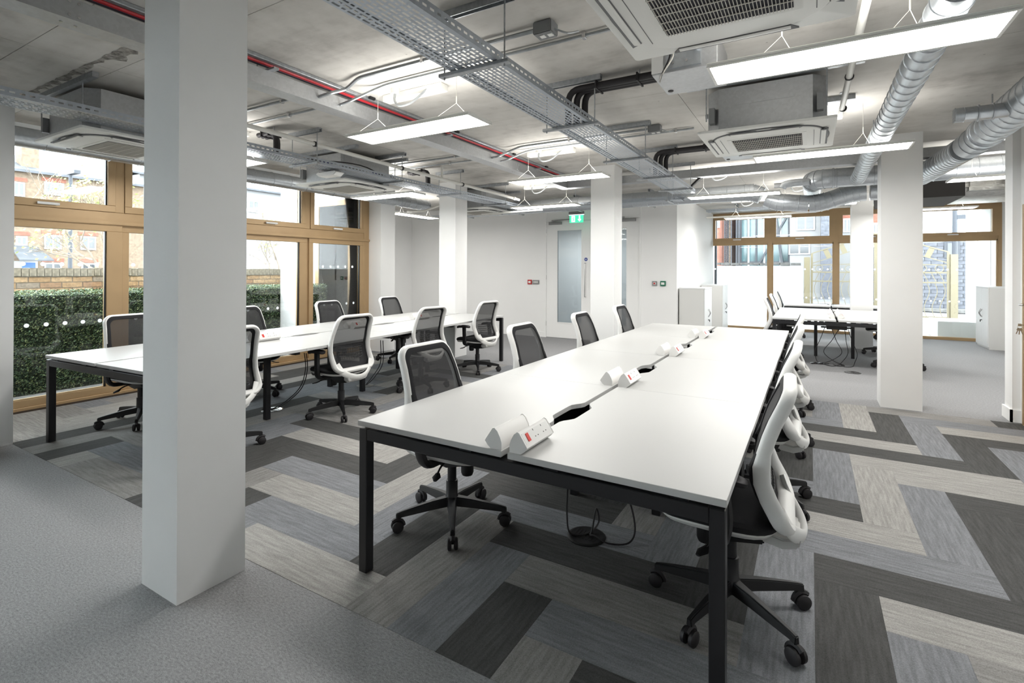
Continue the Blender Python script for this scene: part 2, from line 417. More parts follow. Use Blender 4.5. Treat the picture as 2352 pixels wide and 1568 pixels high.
for k, (a, b) in enumerate(bays):
    # top light: sash, gasket, pane
    s = .075
    sash = ob('sash', None, w1)
    for r in ((a, b, TB1-.02, TB1-.02+s), (a, b, 2.79-s, 2.79), (a, a+s, TB1-.02+s, 2.79-s), (b-s, b, TB1-.02+s, 2.79-s)):
        G().bx(X0+.01, X1+.014, r[0], r[1], r[2], r[3]).build('sash_rail', 'bronze', sash, bevel=.003, seg=1)
    G().bx(X0+.035, X0+.047, a+s, b-s, TB1-.02+s, 2.79-s).build('pane', 'glass', sash)
    G().bx(X0+.05, X0+.075, b-s-.010, b-s, TB1-.02+s, 2.79-s).build('gasket', 'gasket', sash)
    handle_parts(sash, (X1+.014, b-.60, TB1+.015), (0, 1, 0))
    # sliding door leaf below
    leaf = ob('sliding_leaf', None, w1); dx = -.03 if k in (1, 3) else 0
    st = .11
    z0, z1 = .05, TB0+.10
    for r in ((a-.02, b+.07, z0, z0+.075), (a-.02, b+.07, TB0-.0, z1), (b-st+.03, b+.075, z0+.075, TB0), (a-.02, a+.06, z0+.075, TB0)):
        G().bx(X0+.005+dx, X1+.005+dx, r[0], r[1], r[2], r[3]).build('leaf_rail', 'bronze', leaf, bevel=.003, seg=1)
    G().bx(X0+.035+dx, X0+.047+dx, a+.06, b-st+.03, z0+.075, TB0).build('pane', 'glass', leaf)
    G().bx(X0+.05+dx, X0+.075+dx, b-st+.020, b-st+.03, z0+.075, TB0).build('gasket', 'gasket', leaf)
    pts = []
    y = a+.12
    while y < b-.15: pts += [(X0+.05+dx, y, 1.50), (X0+.05+dx, y+.03, .87)]; y += .155
    dots(leaf, pts, (1, 0, 0))

w2 = sroot('window_2', 'bronze framed street window wall at the far end')
Y0, Y1 = 14.03, 14.12
mx = [-2.28, -.865, .505, 1.93, 3.37]
G().bx(mx[0], mx[-1], Y0-.02, Y1, 0, .06).build('sill', 'bronze', w2)
G().bx(mx[0], mx[-1], Y0, Y1, 2.84, CEIL).build('head', 'bronze', w2)
G().bx(mx[0], mx[-1], Y0, Y1, 2.13, 2.20).build('transom', 'bronze', w2)
for k, x in enumerate(mx):
    a, b = (x, x+.06) if k == 0 else ((x-.06, x) if k == 4 else (x-.045, x+.045))
    G().bx(a, b, Y0-.012, Y1, .06, 2.84).build('jamb' if k in (0, 4) else 'mullion', 'bronze', w2)
for k in range(4):
    a = mx[k]+(.06 if k == 0 else .045); b = mx[k+1]-(.06 if k == 3 else .045)
    sash = ob('sash', None, w2); s = .085
    for r in ((a, b, 2.20, 2.20+s), (a, b, 2.84-s, 2.84), (a, a+s, 2.20+s, 2.84-s), (b-s, b, 2.20+s, 2.84-s)):
        G().bx(r[0], r[1], Y0-.016, Y1-.01, r[2], r[3]).build('sash_rail', 'bronze', sash)
    G().bx(a+s, b-s, Y0+.04, Y0+.052, 2.20+s, 2.84-s).build('pane', 'glass', sash)
    handle_parts(sash, ((a+b)/2-.05, Y0-.016, 2.24), (1, 0, 0))
    low = ob('fixed_light', None, w2)
    G().bx(a, b, Y0+.04, Y0+.052, .06, 2.13).build('pane', 'glass', low)
    G().bx(a, a+.025, Y0, Y0+.04, .06, 2.13).bx(b-.025, b, Y0, Y0+.04, .06, 2.13).bx(a, b, Y0, Y0+.04, 2.10, 2.13).build('bead', 'bronze', low)
    pts = []; x = a+.08
    while x < b-.05: pts += [(x, Y0+.04, 1.50), (x+.03, Y0+.04, .82)]; x += .155
    dots(low, pts, (0, -1, 0))

# ------------------------------------------------------------------ double doors
d1 = sroot('door_1', 'white double doors with glazed vision panels')
G().bx(DX0, DX0+.03, YB-.02, YB+.12, 0, DZ).bx(DX1-.03, DX1, YB-.02, YB+.12, 0, DZ).bx(DX0+.03, DX1-.03, YB-.02, YB+.12, DZ-.03, DZ).build('door_frame', 'wall_paint', d1)
G().bx(DX0+.03, DX1-.03, YB+.0, YB+.10, 2.50, DZ-.03).build('overpanel', 'wall_paint', d1)
xm = (DX0+DX1)/2
for k, (a, b, va, vb, hx) in enumerate(((DX0+.033, xm-.003, -4.69, -4.135, -4.04), (xm+.003, DX1-.033, -3.72, -3.17, -3.82))):
    lf = ob('door_leaf', None, d1); z0, z1, y0, y1 = .008, 2.495, YB+.005, YB+.05
    va0, vb0, vz0, vz1 = va, vb, .34, 2.30
    g = G().bx(a, va0, y0, y1, z0, z1).bx(vb0, b, y0, y1, z0, z1).bx(va0, vb0, y0, y1, z0, vz0).bx(va0, vb0, y0, y1, vz1, z1)
    g.build('leaf_panel', 'wall_paint', lf)
    t = .018
    G().bx(va0-t, va0, y0-.008, y0, vz0-t, vz1+t).bx(vb0, vb0+t, y0-.008, y0, vz0-t, vz1+t).bx(va0, vb0, y0-.008, y0, vz0-t, vz0).bx(va0, vb0, y0-.008, y0, vz1, vz1+t).build('glazing_bead', 'wall_paint', lf)
    G().bx(va0, vb0, y0+.015, y0+.025, vz0, vz1).build('vision_pane', 'door_glass', lf)
    G().tube(bend_path([(hx, y0, .90), (hx, y0-.055, .90), (hx, y0-.055, 1.60), (hx, y0, 1.60)], .012, 3), .011, 8).build('pull_handle', 'chrome', lf, smooth=True)
    cx = a+.22 if k == 0 else b-.22
    G().bx(cx-.15, cx+.15, y0-.05, y0, 2.43, 2.485).build('door_closer', 'grey_metal', lf, bevel=.004, seg=1)
    G().bar((cx-.08, YB-.03, 2.515), (cx+(.45 if k == 0 else -.45), YB-.03, 2.53), .02, .02).build('closer_arm', 'grey_metal', lf)
    for hz in (.25, 1.25, 2.25):
        hxx = a-.005 if k == 0 else b+.005
        G().cyl((hxx, y0-.008, hz), (hxx, y0-.008, hz+.10), .008, None, 8).build('hinge', 'chrome', lf)
    if k == 0:
        G().tube([(hx+.005, y0-.001, 1.68), (hx+.005, y0-.004, 1.68)], .037, 20).build('door_sign', 'blue_sign', lf)
        G().bx(hx-.018, hx+.028, y0-.0055, y0-.004, 1.684, 1.69).bx(hx-.012, hx+.022, y0-.0055, y0-.004, 1.668, 1.674).build('sign_lettering', 'unit_white', lf)
# entrance door on the right, seen edge on
d2 = sroot('door_2', 'bronze-edged entrance door with lever handle and keys')
G().bx(XR-.012, XR+.15, 6.60, 6.64, 0, 2.10).bx(XR-.012, XR+.15, 5.62, 5.66, 0, 2.10).bx(XR-.012, XR+.15, 5.66, 6.60, 2.06, 2.10).build('door_frame', 'bronze', d2)
G().bx(XR+.01, XR+.055, 5.66, 6.60, .01, 2.06).build('leaf_panel', 'bronze', d2)
h2 = G().bx(XR-.002, XR+.01, 6.50, 6.545, .88, 1.26).build('handle_plate', 'chrome', d2, bevel=.004)
G().tube(bend_path([(XR, 6.52, 1.15), (XR-.065, 6.52, 1.15), (XR-.065, 6.40, 1.15)], .02, 4), .010, 8).build('lever', 'chrome', h2, smooth=True)
k2 = thing('key_bunch', 'small bunch of keys hanging in the entrance door lock', 'keys', (XR-.002, 6.52, .96))
G().cyl((0, 0, 0), (-.045, 0, 0), .006, None, 8).bx(-.07, -.045, -.002, .002, -.012, .012).build('lock_key', 'chrome', k2)
G().tube([(-.058+.016*math.cos(t*math.pi/6), 0, -.02+.016*math.sin(t*math.pi/6)) for t in range(12)], .0015, 5, closed=True).build('ring', 'chrome', k2)
for a in (-.3, .05, .35):
    G().bx(-.011, .011, -.0012, .0012, -.035, -.01).bx(-.004, .004, -.0012, .0012, -.07, -.035).build('key', 'chrome', k2, (-.058, a*.01, -.02), (0, a, 0))

# ================================================================== DESKS
def scallop(t):            # 0..1 along the cut-out
    if t < .25: q = t/.25
    elif t > .75: q = (1-t)/.25
    else: q = 1
    return q*q*(3-2*q)
def desk(x0, x1, y0, nmod, L, label, gap=.03, ztop=.73, fz=FZ, bays=None):
    d = thing('bench_desk', label, 'desk', (0, 0, 0), group='white bench desks')
    xc = (x0+x1)/2; th = .025
    for k in range(nmod):
        a = y0+k*L+.0012; b = y0+(k+1)*L-.0012; s0, s1 = a+.48, a+.88
        for sd in (-1, 1):
            xo = x0 if sd < 0 else x1; xi = xc+sd*gap/2
            inner = [(xi, a)]+[(xi+sd*.045*scallop(t/14), s0+(s1-s0)*t/14) for t in range(15)]+[(xi, b)]
            poly = [(xo, b), (xo, a)]+inner
            if sd > 0: poly = poly[::-1]
            G().prism(poly, 2, ztop-th, ztop).build('desktop', 'desk_white', d, bevel=.0015, seg=1)
    ye = y0+nmod*L; zb0, zb1 = ztop-.09, ztop-.037; w = .05
    for yy in (y0+.006, ye-.006-w):
        G().bx(x0+.005+w, x1-.005-w, yy, yy+w, zb0, zb1).build('end_beam', 'black_metal', d, bevel=.003, seg=1)
        for xx in (x0+.005, x1-.005-w):
            G().bx(xx, xx+w, yy, yy+w, fz, zb1).build('leg', 'black_metal', d, bevel=.003, seg=1)
        for xx in (x0+.15, xc-.2, xc+.2, x1-.15): G().bx(xx-.03, xx+.03, yy+.008, yy+w-.008, zb1, ztop-th).build('spacer', 'black_metal', d)
    for k in range(1, nmod):
        yy = y0+k*L-w/2
        for xx in (xc-.265, xc+.265):
            G().bx(xx-w/2, xx+w/2, yy, yy+w, fz, zb1).build('leg', 'black_metal', d, bevel=.003, seg=1)
        G().bx(x0+.12, x1-.12, yy, yy+w, zb0+.02, zb1).build('cross_beam', 'black_metal', d)
    for xx in (xc-.36, xc+.36):
        G().bx(xx-.025, xx+.025, y0+.06, ye-.06, zb0+.005, zb1).build('side_rail', 'black_metal', d)
    for k in range(nmod):
        a, b = y0+k*L+.16, y0+(k+1)*L-.16
        g = G().bx(xc-.13, xc+.13, a, b, ztop-.155, ztop-.15)
        for xx in (xc-.13, xc+.126): g.bx(xx, xx+.004, a, b, ztop-.155, ztop-.05)
        g.bx(xc-.126, xc+.126, a, a+.004, ztop-.15, ztop-.09).bx(xc-.126, xc+.126, b-.004, b, ztop-.15, ztop-.09)
        g.build('cable_tray', 'black_plastic', d)
    return d
AX0, AX1, AY, AL = -1.885, -.228, 1.735, 1.327
desk(AX0, AX1, AY, 4, AL, 'long white bench desk with black legs, nearest the camera')
BX_0, BX_1, BY_, BL, BROT = -5.53, -3.91, 1.68, 1.29, R(3.5)
def rotb(x, y, z=0):
    c, q = math.cos(BROT), math.sin(BROT); x -= BX_0; y -= BY_; return Vector((BX_0+c*x-q*y, BY_+q*x+c*y, z))
db = desk(BX_0, BX_1, BY_, 4, BL, 'long white bench desk beside the garden window')
db.rotation_euler = (0, 0, BROT); db.location = (BX_0-(math.cos(BROT)*BX_0-math.sin(BROT)*BY_), BY_-(math.sin(BROT)*BX_0+math.cos(BROT)*BY_), 0)
DX_0, DX_1, DY_, DL = -.52, 1.20, 8.90, 1.27
desk(DX_0, DX_1, DY_, 2, DL, 'white bench desk in the far bay behind the right column', fz=0)
desk(-.50, 1.24, 12.35, 1, .8, 'short white desk right against the far street window', fz=0)

# desk power modules
SEC = [(0, 0), (.050, 0), (.064, .010), (.078, .027), (.074, .034), (.042, .080), (.034, .083), (.020, .072), (.006, .048), (0, .030)]
def make_unit():
    u = thing('power_module', '', 'socket')
    G().prism(SEC, 1, .004, .236).build('body', 'unit_white', u, smooth=True)
    for y in ((0, .004), (.236, .24)):
        G().prism([(p[0]*1.03-.001, p[1]*1.03) for p in SEC], 1, *y).build('end_cap', 'unit_white', u)
    a = Vector((.074, 0, .034)); b = Vector((.042, 0, .080)); e = (b-a).normalized(); n = Vector((e.z, 0, -e.x))
    def face(y, t, w, h, lift, nme, m):
        c = a+(b-a)*t; g = G()
        c1 = c+n*lift
        pts = [c1+e*(h/2*j)+Vector((0, y+w/2*i, 0)) for i, j in ((-1, -1), (1, -1), (1, 1), (-1, 1))]
        low = [p-n*(lift+.002) for p in pts]
        g.loft([low, pts]); return g.build(nme, m, u)
    face(.12, .5, .215, .046, .0008, 'socket_plate', 'white_plastic')
    face(.045, .5, .020, .034, .0035, 'switch', 'switch_glow')
    for y in (.11, .18):
        face(y-.008, .80, .004, .008, .0012, 'pin_hole', 'socket_dark')
        face(y-.011, .30, .006, .004, .0012, 'pin_hole', 'socket_dark')
        face(y+.011, .30, .006, .004, .0012, 'pin_hole', 'socket_dark')
    G().bx(-.012, .03, .06, .09, -.0, .004).bx(-.012, -.009, .06, .09, -.05, .004).build('clamp', 'grey_metal', u)
    return u
unit0 = make_unit(); used = [False]
def place_unit(x, y, face, z, label, rot=0):
    o = unit0 if not used[0] else copy_tree(unit0); used[0] = True
    # face +1 looks towards +X, -1 towards -X
    o.location = (x, y, z) if face > 0 else (x, y+.24, z); o.rotation_euler = (0, 0, 0 if face > 0 else math.pi)
    if rot:
        q = rotb(o.location.x, o.location.y, z); o.location = q; o.rotation_euler.z += rot
    o['label'] = label; o['group'] = 'desk power modules'
ordn = ['nearest', 'second', 'third', 'farthest']
for k in range(4):
    xc = (AX0+AX1)/2
    place_unit(xc+.020, AY+.012+k*AL, 1, .73, 'white socket block facing right on the front desk, %s pair along the gap' % ordn[k])
    place_unit(xc-.020, AY+.012+k*AL, -1, .73, 'white socket block facing left on the front desk, %s pair along the gap' % ordn[k])
    xc = (BX_0+BX_1)/2
    if k == 0: continue
    place_unit(xc+.020, BY_+.05+k*BL, 1, .73, 'white socket block facing right on the window-side desk, %s pair along the gap' % ordn[k], BROT)
    place_unit(xc-.020, BY_+.05+k*BL, -1, .73, 'white socket block facing left on the window-side desk, %s pair along the gap' % ordn[k], BROT)
for k in range(2):
    xc = (DX_0+DX_1)/2
    for s, w in ((1, 'right'), (-1, 'left')):
        place_unit(xc+.02*s, DY_+.30+k*.85, s, .73, 'white socket block facing %s on the far-bay desk, %s pair' % (w, ('front', 'back')[k]))

# ================================================================== CHAIRS
def catmull(xs_, ys_, x):
    for i in range(len(xs_)-1):
        if x <= xs_[i+1] or i == len(xs_)-2:
            t = max(0, min(1, (x-xs_[i])/(xs_[i+1]-xs_[i])))
            y0 = ys_[max(i-1, 0)]; y1 = ys_[i]; y2 = ys_[i+1]; y3 = ys_[min(i+2, len(ys_)-1)]
            return .5*(2*y1+(y2-y0)*t+(2*y0-5*y1+4*y2-y3)*t*t+(3*y1-y0-3*y2+y3)*t**3)
def prof(z): return catmull([.40, .50, .66, .82, 1.015], [-.225, -.185, -.115, -.14, -.215], z)
def halfw(z): return catmull([.40, .52, .75, 1.015], [.20, .225, .224, .200], z)
ZB, ZT, RC = .475, 1.0, .062
def ring_pts(n_c=7):
    out = []
    def add(x, z): out.append((x, z))
    for cx, cz, a0 in ((1, ZB+RC, -90), (1, ZT-RC, 0), (-1, ZT-RC, 90), (-1, ZB+RC, 180)):
        for k in range(n_c):
            a = R(a0+90*k/(n_c-1)); zz = cz+RC*math.sin(a)
            add(cx*(halfw(zz)-RC)+RC*math.cos(a), zz)
        # straight side subdivisions
        if a0 == -90:
            for k in range(1, 7): zz = ZB+RC+(ZT-2*RC-ZB)*k/7; add(halfw(zz), zz)
        if a0 == 90:
            for k in range(1, 7): zz = ZT-RC-(ZT-2*RC-ZB)*k/7; add(-halfw(zz), zz)
    return out
def pillow(g, hw, hd, cy, levels, n=32, pw=3.2):
    rings = []
    for z, inset in levels:
        ring = []
        for q in range(n):
            t = 2*math.pi*q/n; c, s = math.cos(t), math.sin(t)
            x = (hw-inset)*math.copysign(abs(c)**(2/pw), c); y = (hd-inset)*math.copysign(abs(s)**(2/pw), s)
            ring.append((x*(1-.06*(y/hd)), cy+y, z+.018*(x/hw)**2-(.02*max(0, y/hd)**3)))
        rings.append(ring)
    g.loft(rings); return g
def make_chair():
    c = thing('office_chair', '', 'chair')
    # five-star base
    rings = []
    for r, zc, h, w in ((.025, .118, .052, .058), (.12, .112, .048, .044), (.24, .100, .038, .032), (.295, .094, .032, .026), (.325, .086, .034, .026)):
        rings.append([(r, -w/2, zc-h/2), (r, w/2, zc-h/2), (r, w*.36, zc+h/2), (r, -w*.36, zc+h/2)])
    lg = G().loft(rings); cst = G()
    for s in (-1, 1):
        cst.tube([(.318, s*.006, .031), (.318, s*.011, .031), (.318, s*.024, .031), (.318, s*.028, .031)], [.024, .031, .031, .024], 18)
    cst.tube([(.318, 0, .031), (.318, 0, .07)], .010, 8)
    cst.tube([(.318+.036*math.cos(t*math.pi/8), 0, .031+.036*math.sin(t*math.pi/8)) for t in range(2, 9)], .012, 6)
    leg0 = lg.build('leg', 'black_plastic', c, bevel=.004, smooth=True)
    cs0 = cst.build('caster', 'rubber_black', leg0, smooth=True)
    for k in range(5):
        a = R(18+72*k)
        if k == 0: leg0.rotation_euler = (0, 0, a); continue
        l = ob('leg', leg0.data, c, rot=(0, 0, a)); ob('caster', cs0.data, l, rot=(0, 0, R(random.uniform(-20, 20)))).location = (0, 0, 0)
    cs0.rotation_euler = (0, 0, 0)
    for l in c.children:
        for q in l.children: q.rotation_euler = (0, 0, 0)
    G().lathe((0, 0, 0), [(.0, .085), (.035, .085), (.042, .10), (.042, .135), (.034, .15), (.034, .235), (.026, .236), (.026, .345), (0, .345)], 18).build('gas_lift', 'black_metal', c, smooth=True)
    # mechanism
    g = G()
    g.loft([[(-.05, -.13, .335), (.05, -.13, .335), (.07, -.14, .405), (-.07, -.14, .405)], [(-.06, .0, .32), (.06, .0, .32), (.09, .0, .405), (-.09, .0, .405)],
            [(-.05, .12, .35), (.05, .12, .35), (.08, .14, .405), (-.08, .14, .405)]])
    g.build('tilt_mechanism', 'black_plastic', c, bevel=.006, smooth=True)
    G().lathe((-.015, .10, 0), [(0, .275), (.030, .28), (.036, .295), (.036, .36), (0, .36)], 14).build('tension_knob', 'black_plastic', c, smooth=True)
    for s in (1, -1):
        G().tube(smooth_path([(s*.06, .03, .385), (s*.16, .05, .372), (s*.215, .07, .352)], 3), .006, 6).tube([(s*.205, .065, .354), (s*.235, .08, .345), (s*.265, .095, .340)], [.012, .024, .010], 8, ref=(0, 0, 1), b=.005).build('lever', 'black_plastic', c, smooth=True)
    # seat
    pillow(G(), .250, .235, .045, [(.408, .07), (.413, .022), (.428, .008), (.436, .012)]).build('seat_shell', 'white_plastic', c, smooth=True)
    pillow(G(), .248, .238, .045, [(.432, .012), (.440, .002), (.458, .0), (.474, .012), (.484, .045), (.486, .10), (.486, .18)]).build('seat', 'black_fabric', c, smooth=True)
    # back frame
    pts = ring_pts(); path = [(x, prof(z)-.012, z) for x, z in pts]
    aw = [.025 if z < .56 else .0155 for x, z in pts]; bw = [.033 if z < .72 else .025 for x, z in pts]
    aw = [(aw[i-1]+aw[i]+aw[(i+1) % len(aw)])/3 for i in range(len(aw))]
    G().tube(path, aw, 12, closed=True, ref=(0, 1, 0), b=bw).build('back_frame', 'white_plastic', c, smooth=True)
    # mesh
    g = G(); nz, nx = 16, 10; rows = []
    for i in range(nz+1):
        z = ZB+(ZT-ZB)*i/nz; hw = halfw(z)
        d = min(z-ZB, ZT-z)
        if d < RC: hw -= RC-math.sqrt(max(0, RC*RC-(RC-d)**2))
        rows.append([(-hw+2*hw*k/nx, prof(z)+.011+(.008 if z < .72 else 0), z) for k in range(nx+1)])
    n0 = len(g.v)
    for r in rows: g.v += r
    for i in range(nz):
        for k in range(nx): g.f.append((n0+i*(nx+1)+k, n0+i*(nx+1)+k+1, n0+(i+1)*(nx+1)+k+1, n0+(i+1)*(nx+1)+k))
    bk = g.build('back_mesh', 'chair_mesh', c, smooth=True)
    # dark border band inside the frame, front side
    g = G(); zc = (ZB+ZT)/2; n_ = len(pts)
    def inset(x, z, d): return (x*(1-d/.21), zc+(z-zc)*(1-d/.26))
    rg = []
    for d, off in ((-.007, .0), (-.005, .011), (.008, .018), (.027, .017), (.030, .010)):
        rg.append([(inset(x, z, d)[0], prof(inset(x, z, d)[1])+off+(.012 if z < .72 else 0), inset(x, z, d)[1]) for x, z in pts])
    g.loft(rg, caps=False); g.build('mesh_border', 'black_fabric', bk, smooth=True)
    # lumbar lattice
    g = G()
    for i in range(5):
        z = .585+.024*i; w = .15-.008*abs(i-2.5)
        g.tube([(-w+2*w*k/8, prof(z)-.012-.012*math.cos((k-4)/4*1.4), z-.022*math.cos((k-4)/4*1.57)*(1-i/5)) for k in range(9)], .0032, 4)
    for k in range(11):
        x = -.14+.028*k
        g.tube([(x, prof(.585+.024*i)-.012-.012*math.cos(x/.15*1.4), .585+.024*i-.022*math.cos(x/.15*1.57)*(1-i/5)) for i in range(5)], .0025, 4)
    g.build('lumbar_support', 'black_plastic', c, smooth=True)
    # lower yoke
    ys = smooth_path([(-.205, -.195, .545), (-.165, -.225, .470), (-.085, -.262, .420), (0, -.272, .405), (.085, -.262, .420), (.165, -.225, .470), (.205, -.195, .545)], 4)
    G().tube(ys, .030, 10, ref=(0, 1, .35), b=.012).build('back_yoke', 'white_plastic', c, smooth=True)
    g = G().loft([[(-.13, -.262, .425), (.13, -.262, .425), (.11, -.255, .378), (-.11, -.255, .378)], [(-.10, -.20, .398), (.10, -.20, .398), (.09, -.20, .352), (-.09, -.20, .352)],
                  [(-.06, -.11, .40), (.06, -.11, .40), (.055, -.11, .352), (-.055, -.11, .352)]])
    g.build('back_bracket', 'white_plastic', c, bevel=.008, smooth=True)
    # arms
    for s in (-1, 1):
        arm = G().tube(bend_path([(s*.10, .02, .395), (s*.262, .02, .398), (s*.285, -.005, .50), (s*.272, .015, .645)], .05, 4), .020, 8, ref=(0, 1, 0), b=.034).build('armrest', 'black_plastic', c, smooth=True)
        pillow(G(), .042, .115, .03, [(.640, .012), (.644, .002), (.656, .0), (.662, .006), (.664, .02)], 20, 3).build('arm_pad', 'rubber_black', arm, (s*.268, 0, 0), smooth=True)
    return c
ch0 = make_chair(); cu = [False]
def chair(x, y, face_deg, label, fz=FZ, base=0):
    o = ch0 if not cu[0] else copy_tree(ch0); cu[0] = True
    o.location = (x, y, fz); o.rotation_euler = (0, 0, R(face_deg))   # 0 = facing +Y, -90 = facing +X, 90 = facing -X
    o['label'] = label; o['group'] = 'white framed mesh office chairs'
    for k, l in enumerate([q for q in o.children if q.name.startswith('leg')]): l.rotation_euler = (0, 0, R(18+72*k+base))
WF = 'white framed mesh chair '
chair(-1.80, 2.375, -91, WF+'pushed under the near left corner of the front desk', base=21)
chair(-1.85, 3.66, -90, WF+'second along the left side of the front desk', base=10)
chair(-1.88, 4.98, -89, WF+'third along the left side of the front desk')
chair(-1.89, 6.28, -90, WF+'farthest on the left side of the front desk')
chair(-.295, 2.36, 92, WF+'nearest on the right of the front desk', base=-4)
chair(-.29, 3.60, 90, WF+'second along the right side of the front desk', base=-2)
chair(-.29, 4.76, 91, WF+'third along the right side of the front desk', base=-10)
chair(-.29, 6.06, 90, WF+'farthest on the right side of the front desk', base=-12)
chair(-4.05, 2.29, 86, WF+'half hidden by the nearest column, back turned', base=38)
chair(-4.08, 3.54, 87, WF+'in full view with its back turned, right of the nearest column', base=3)
chair(-4.12, 4.80, 82, WF+'partly hidden by a chair back, third behind the window-side desk', base=15)
chair(-4.15, 6.07, 84, WF+'at the far right end of the window-side desk', base=-12)
chair(-5.49, 2.37, -87, WF+'left of the nearest column in front of the hedge', base=40)
chair(-5.57, 3.55, -90, WF+'just right of the nearest column, in front of the window', base=14)
chair(-5.63, 4.83, -88, WF+'in front of the narrow right-hand window pane')
chair(-5.71, 6.10, -88, WF+'farthest on the window side, against the white wall')
chair(-.44, 9.62, -90, WF+'nearest on the left of the far-bay desk', fz=0, base=12)
chair(-.44, 11.0, -88, WF+'second on the left of the far-bay desk', fz=0, base=30)
chair(-.44, 12.72, -90, WF+'farthest on the left, beside the desk at the street window', fz=0)
chair(1.12, 9.55, 92, WF+'half hidden behind the right column, near seat', fz=0, base=20)
chair(1.12, 10.9, 90, WF+'half hidden behind the right column, far seat', fz=0, base=8)

# ================================================================== FLOOR SOCKETS AND CABLES
def grommet(x, y, m, label, fz=FZ):
    t = thing('floor_socket', label, 'floor socket', (x, y, fz), group='round floor sockets')
    G().lathe((0, 0, 0), [(0, 0), (.105, 0), (.105, .004), (.095, .008), (.088, .007), (0, .007)], 32).build('lid', m, t, smooth=True)
    g = G()
    for k in range(7): g.bx(-.07+.02*k, -.06+.02*k, -.045, .045, .007, .0085)
    g.build('ribs', m, t, kind='stuff')
grommet(-1.055, 2.605, 'black_plastic', 'round black floor socket under the front desk')
grommet(-4.785, 3.26, 'chrome', 'round steel floor socket right of the nearest column')
grommet(-4.80, 4.54, 'grey_metal', 'round floor socket behind the chair with its back turned')
grommet(.10, 9.35, 'chrome', 'flat floor socket with a cable beneath the far-bay desk', 0)
grommet(.52, 8.75, 'chrome', 'small pale floor socket lid in front of the far-bay desk', 0)
def cable(pts, label, r=.005, m='rubber_black', n=6):
    return tag(G().tube(smooth_path(pts, n), r, 6).build('power_cable', m, smooth=True), label, 'cable', 'black power cables')
f = FZ
cable([(-1.17, 2.62, .575), (-1.18, 2.60, .42), (-1.175, 2.62, .25), (-1.17, 2.60, .10), (-1.13, 2.56, .02), (-1.05, 2.62, .012+f), (-1.02, 2.70, .05), (-1.02, 2.66, .14), (-1.03, 2.62, .03), (-1.045, 2.61, .014)], 'black cable drooping left of the black floor socket')
cable([(-.98, 2.70, .575), (-.98, 2.70, .46), (-.93, 2.72, .36), (-.86, 2.74, .20), (-.82, 2.72, .06), (-.83, 2.64, .012), (-.92, 2.58, .012), (-1.00, 2.60, .02), (-1.035, 2.605, .014)], 'black cable looping right of the black floor socket')
g = G()
for k in range(3): g.tube([(-1.14+.01*k+.012*math.cos(t*math.pi/6), 2.75, .50+.06*math.sin(t*math.pi/6)) for t in range(12)], .004, 5, closed=True)
tag(g.build('cable_coil', 'rubber_black', smooth=True), 'small coiled black cable hanging under the front desk tray', 'cable')
for k, dx in enumerate((0, .03)):
    cable([(-4.60+dx, 3.50, .575), (-4.58+dx, 3.50, .40), (-4.63+dx, 3.46, .20), (-4.74+dx, 3.30, .04), (-4.86+dx, 3.20, .012), (-4.85, 3.23+dx, .03), (-4.80+dx*.5, 3.25, .014)], 'black cable, %s of two running to the steel floor socket' % ('left', 'right')[k])
for k, dx in enumerate((0, .04)):
    cable([(-4.62+dx, 4.62, .575), (-4.60+dx, 4.60, .3), (-4.70+dx, 4.56, .12), (-4.79, 4.54+.02*k, .014)], 'black cable, %s of two behind the chair with its back turned' % ('left', 'right')[k])
for k, (a, b, c, e) in enumerate(((.20, .06, .10, -.02), (.28, .42, .12, .15), (.40, .18, .45, .20), (.50, .62, .55, .30), (.46, .50, .35, .05))):
    cable([(a, 9.55, .57), ((a+b)/2, 9.5, .36), (b, 9.45, .18), ((b+c)/2, 9.4, .05), (c, 9.36-.03*k, .008), (c-.1, 9.25-.02*k, .008), (e+.1, 9.36, .010)], 'black cable dangling under the far-bay desk, %s from the left' % ('first', 'second', 'third', 'fourth', 'fifth')[k])
tag(G().bx(.14, .56, 9.48, 9.60, .555, .572).build('adaptor_strip', 'black_plastic', bevel=.005), 'black multi-socket strip slung beneath the far-bay desk', 'socket strip')

# ================================================================== CABINETS
def cabinet(x0, x1, y0, y1, h, fx, label, both=True):
    # fx: x of the door face, door faces along sign
    t = thing('cupboard', label, 'cupboard', ((x0+x1)/2, (y0+y1)/2, 0), group='white office cupboards')
    sgn = 1 if fx > (x0+x1)/2 else -1; w2, d2 = (x1-x0)/2, (y1-y0)/2
    G().bx(-w2 if sgn > 0 else -w2+.02, w2-.02 if sgn > 0 else w2, -d2, d2, .0, h-.025).build('body', 'cabinet_white', t, bevel=.002, seg=1)
    G().bx(-w2-.003, w2+.003, -d2-.003, d2+.003, h-.025, h).build('top', 'cabinet_front', t, bevel=.002, seg=1)
    for k in (0, 1):
        a, b = ((-d2+.002, -.0015), (.0015, d2-.002))[k]
        xx = (w2-.019, w2) if sgn > 0 else (-w2, -w2+.019)
        dr = G().bx(xx[0], xx[1], a, b, .04, h-.028).build('door', 'cabinet_front', t, bevel=.002, seg=1)
        yy = -.045 if k == 0 else .045; xs_ = sgn*w2
        G().tube(smooth_path([(xs_, yy, h*.50), (xs_+sgn*.03, yy-(.015 if k else -.015), h*.55), (xs_+sgn*.03, yy-(.015 if k else -.015), h*.58), (xs_, yy, h*.63)], 5), .006, 6).build('bow_handle', 'chrome', dr, smooth=True)
    G().cyl((sgn*w2, -.03, h*.45), (sgn*(w2+.03), -.03, h*.45), .008, None, 8).bx(sgn*(w2+.028)-.006, sgn*(w2+.028)+.006, -.045, -.03, h*.42, h*.455).build('lock_key', 'black_plastic', t)
    return t
cabinet(-2.165, -1.70, 9.97, 10.75, 1.13, -1.70, 'white cupboard nearer the double doors, handle on its right side')
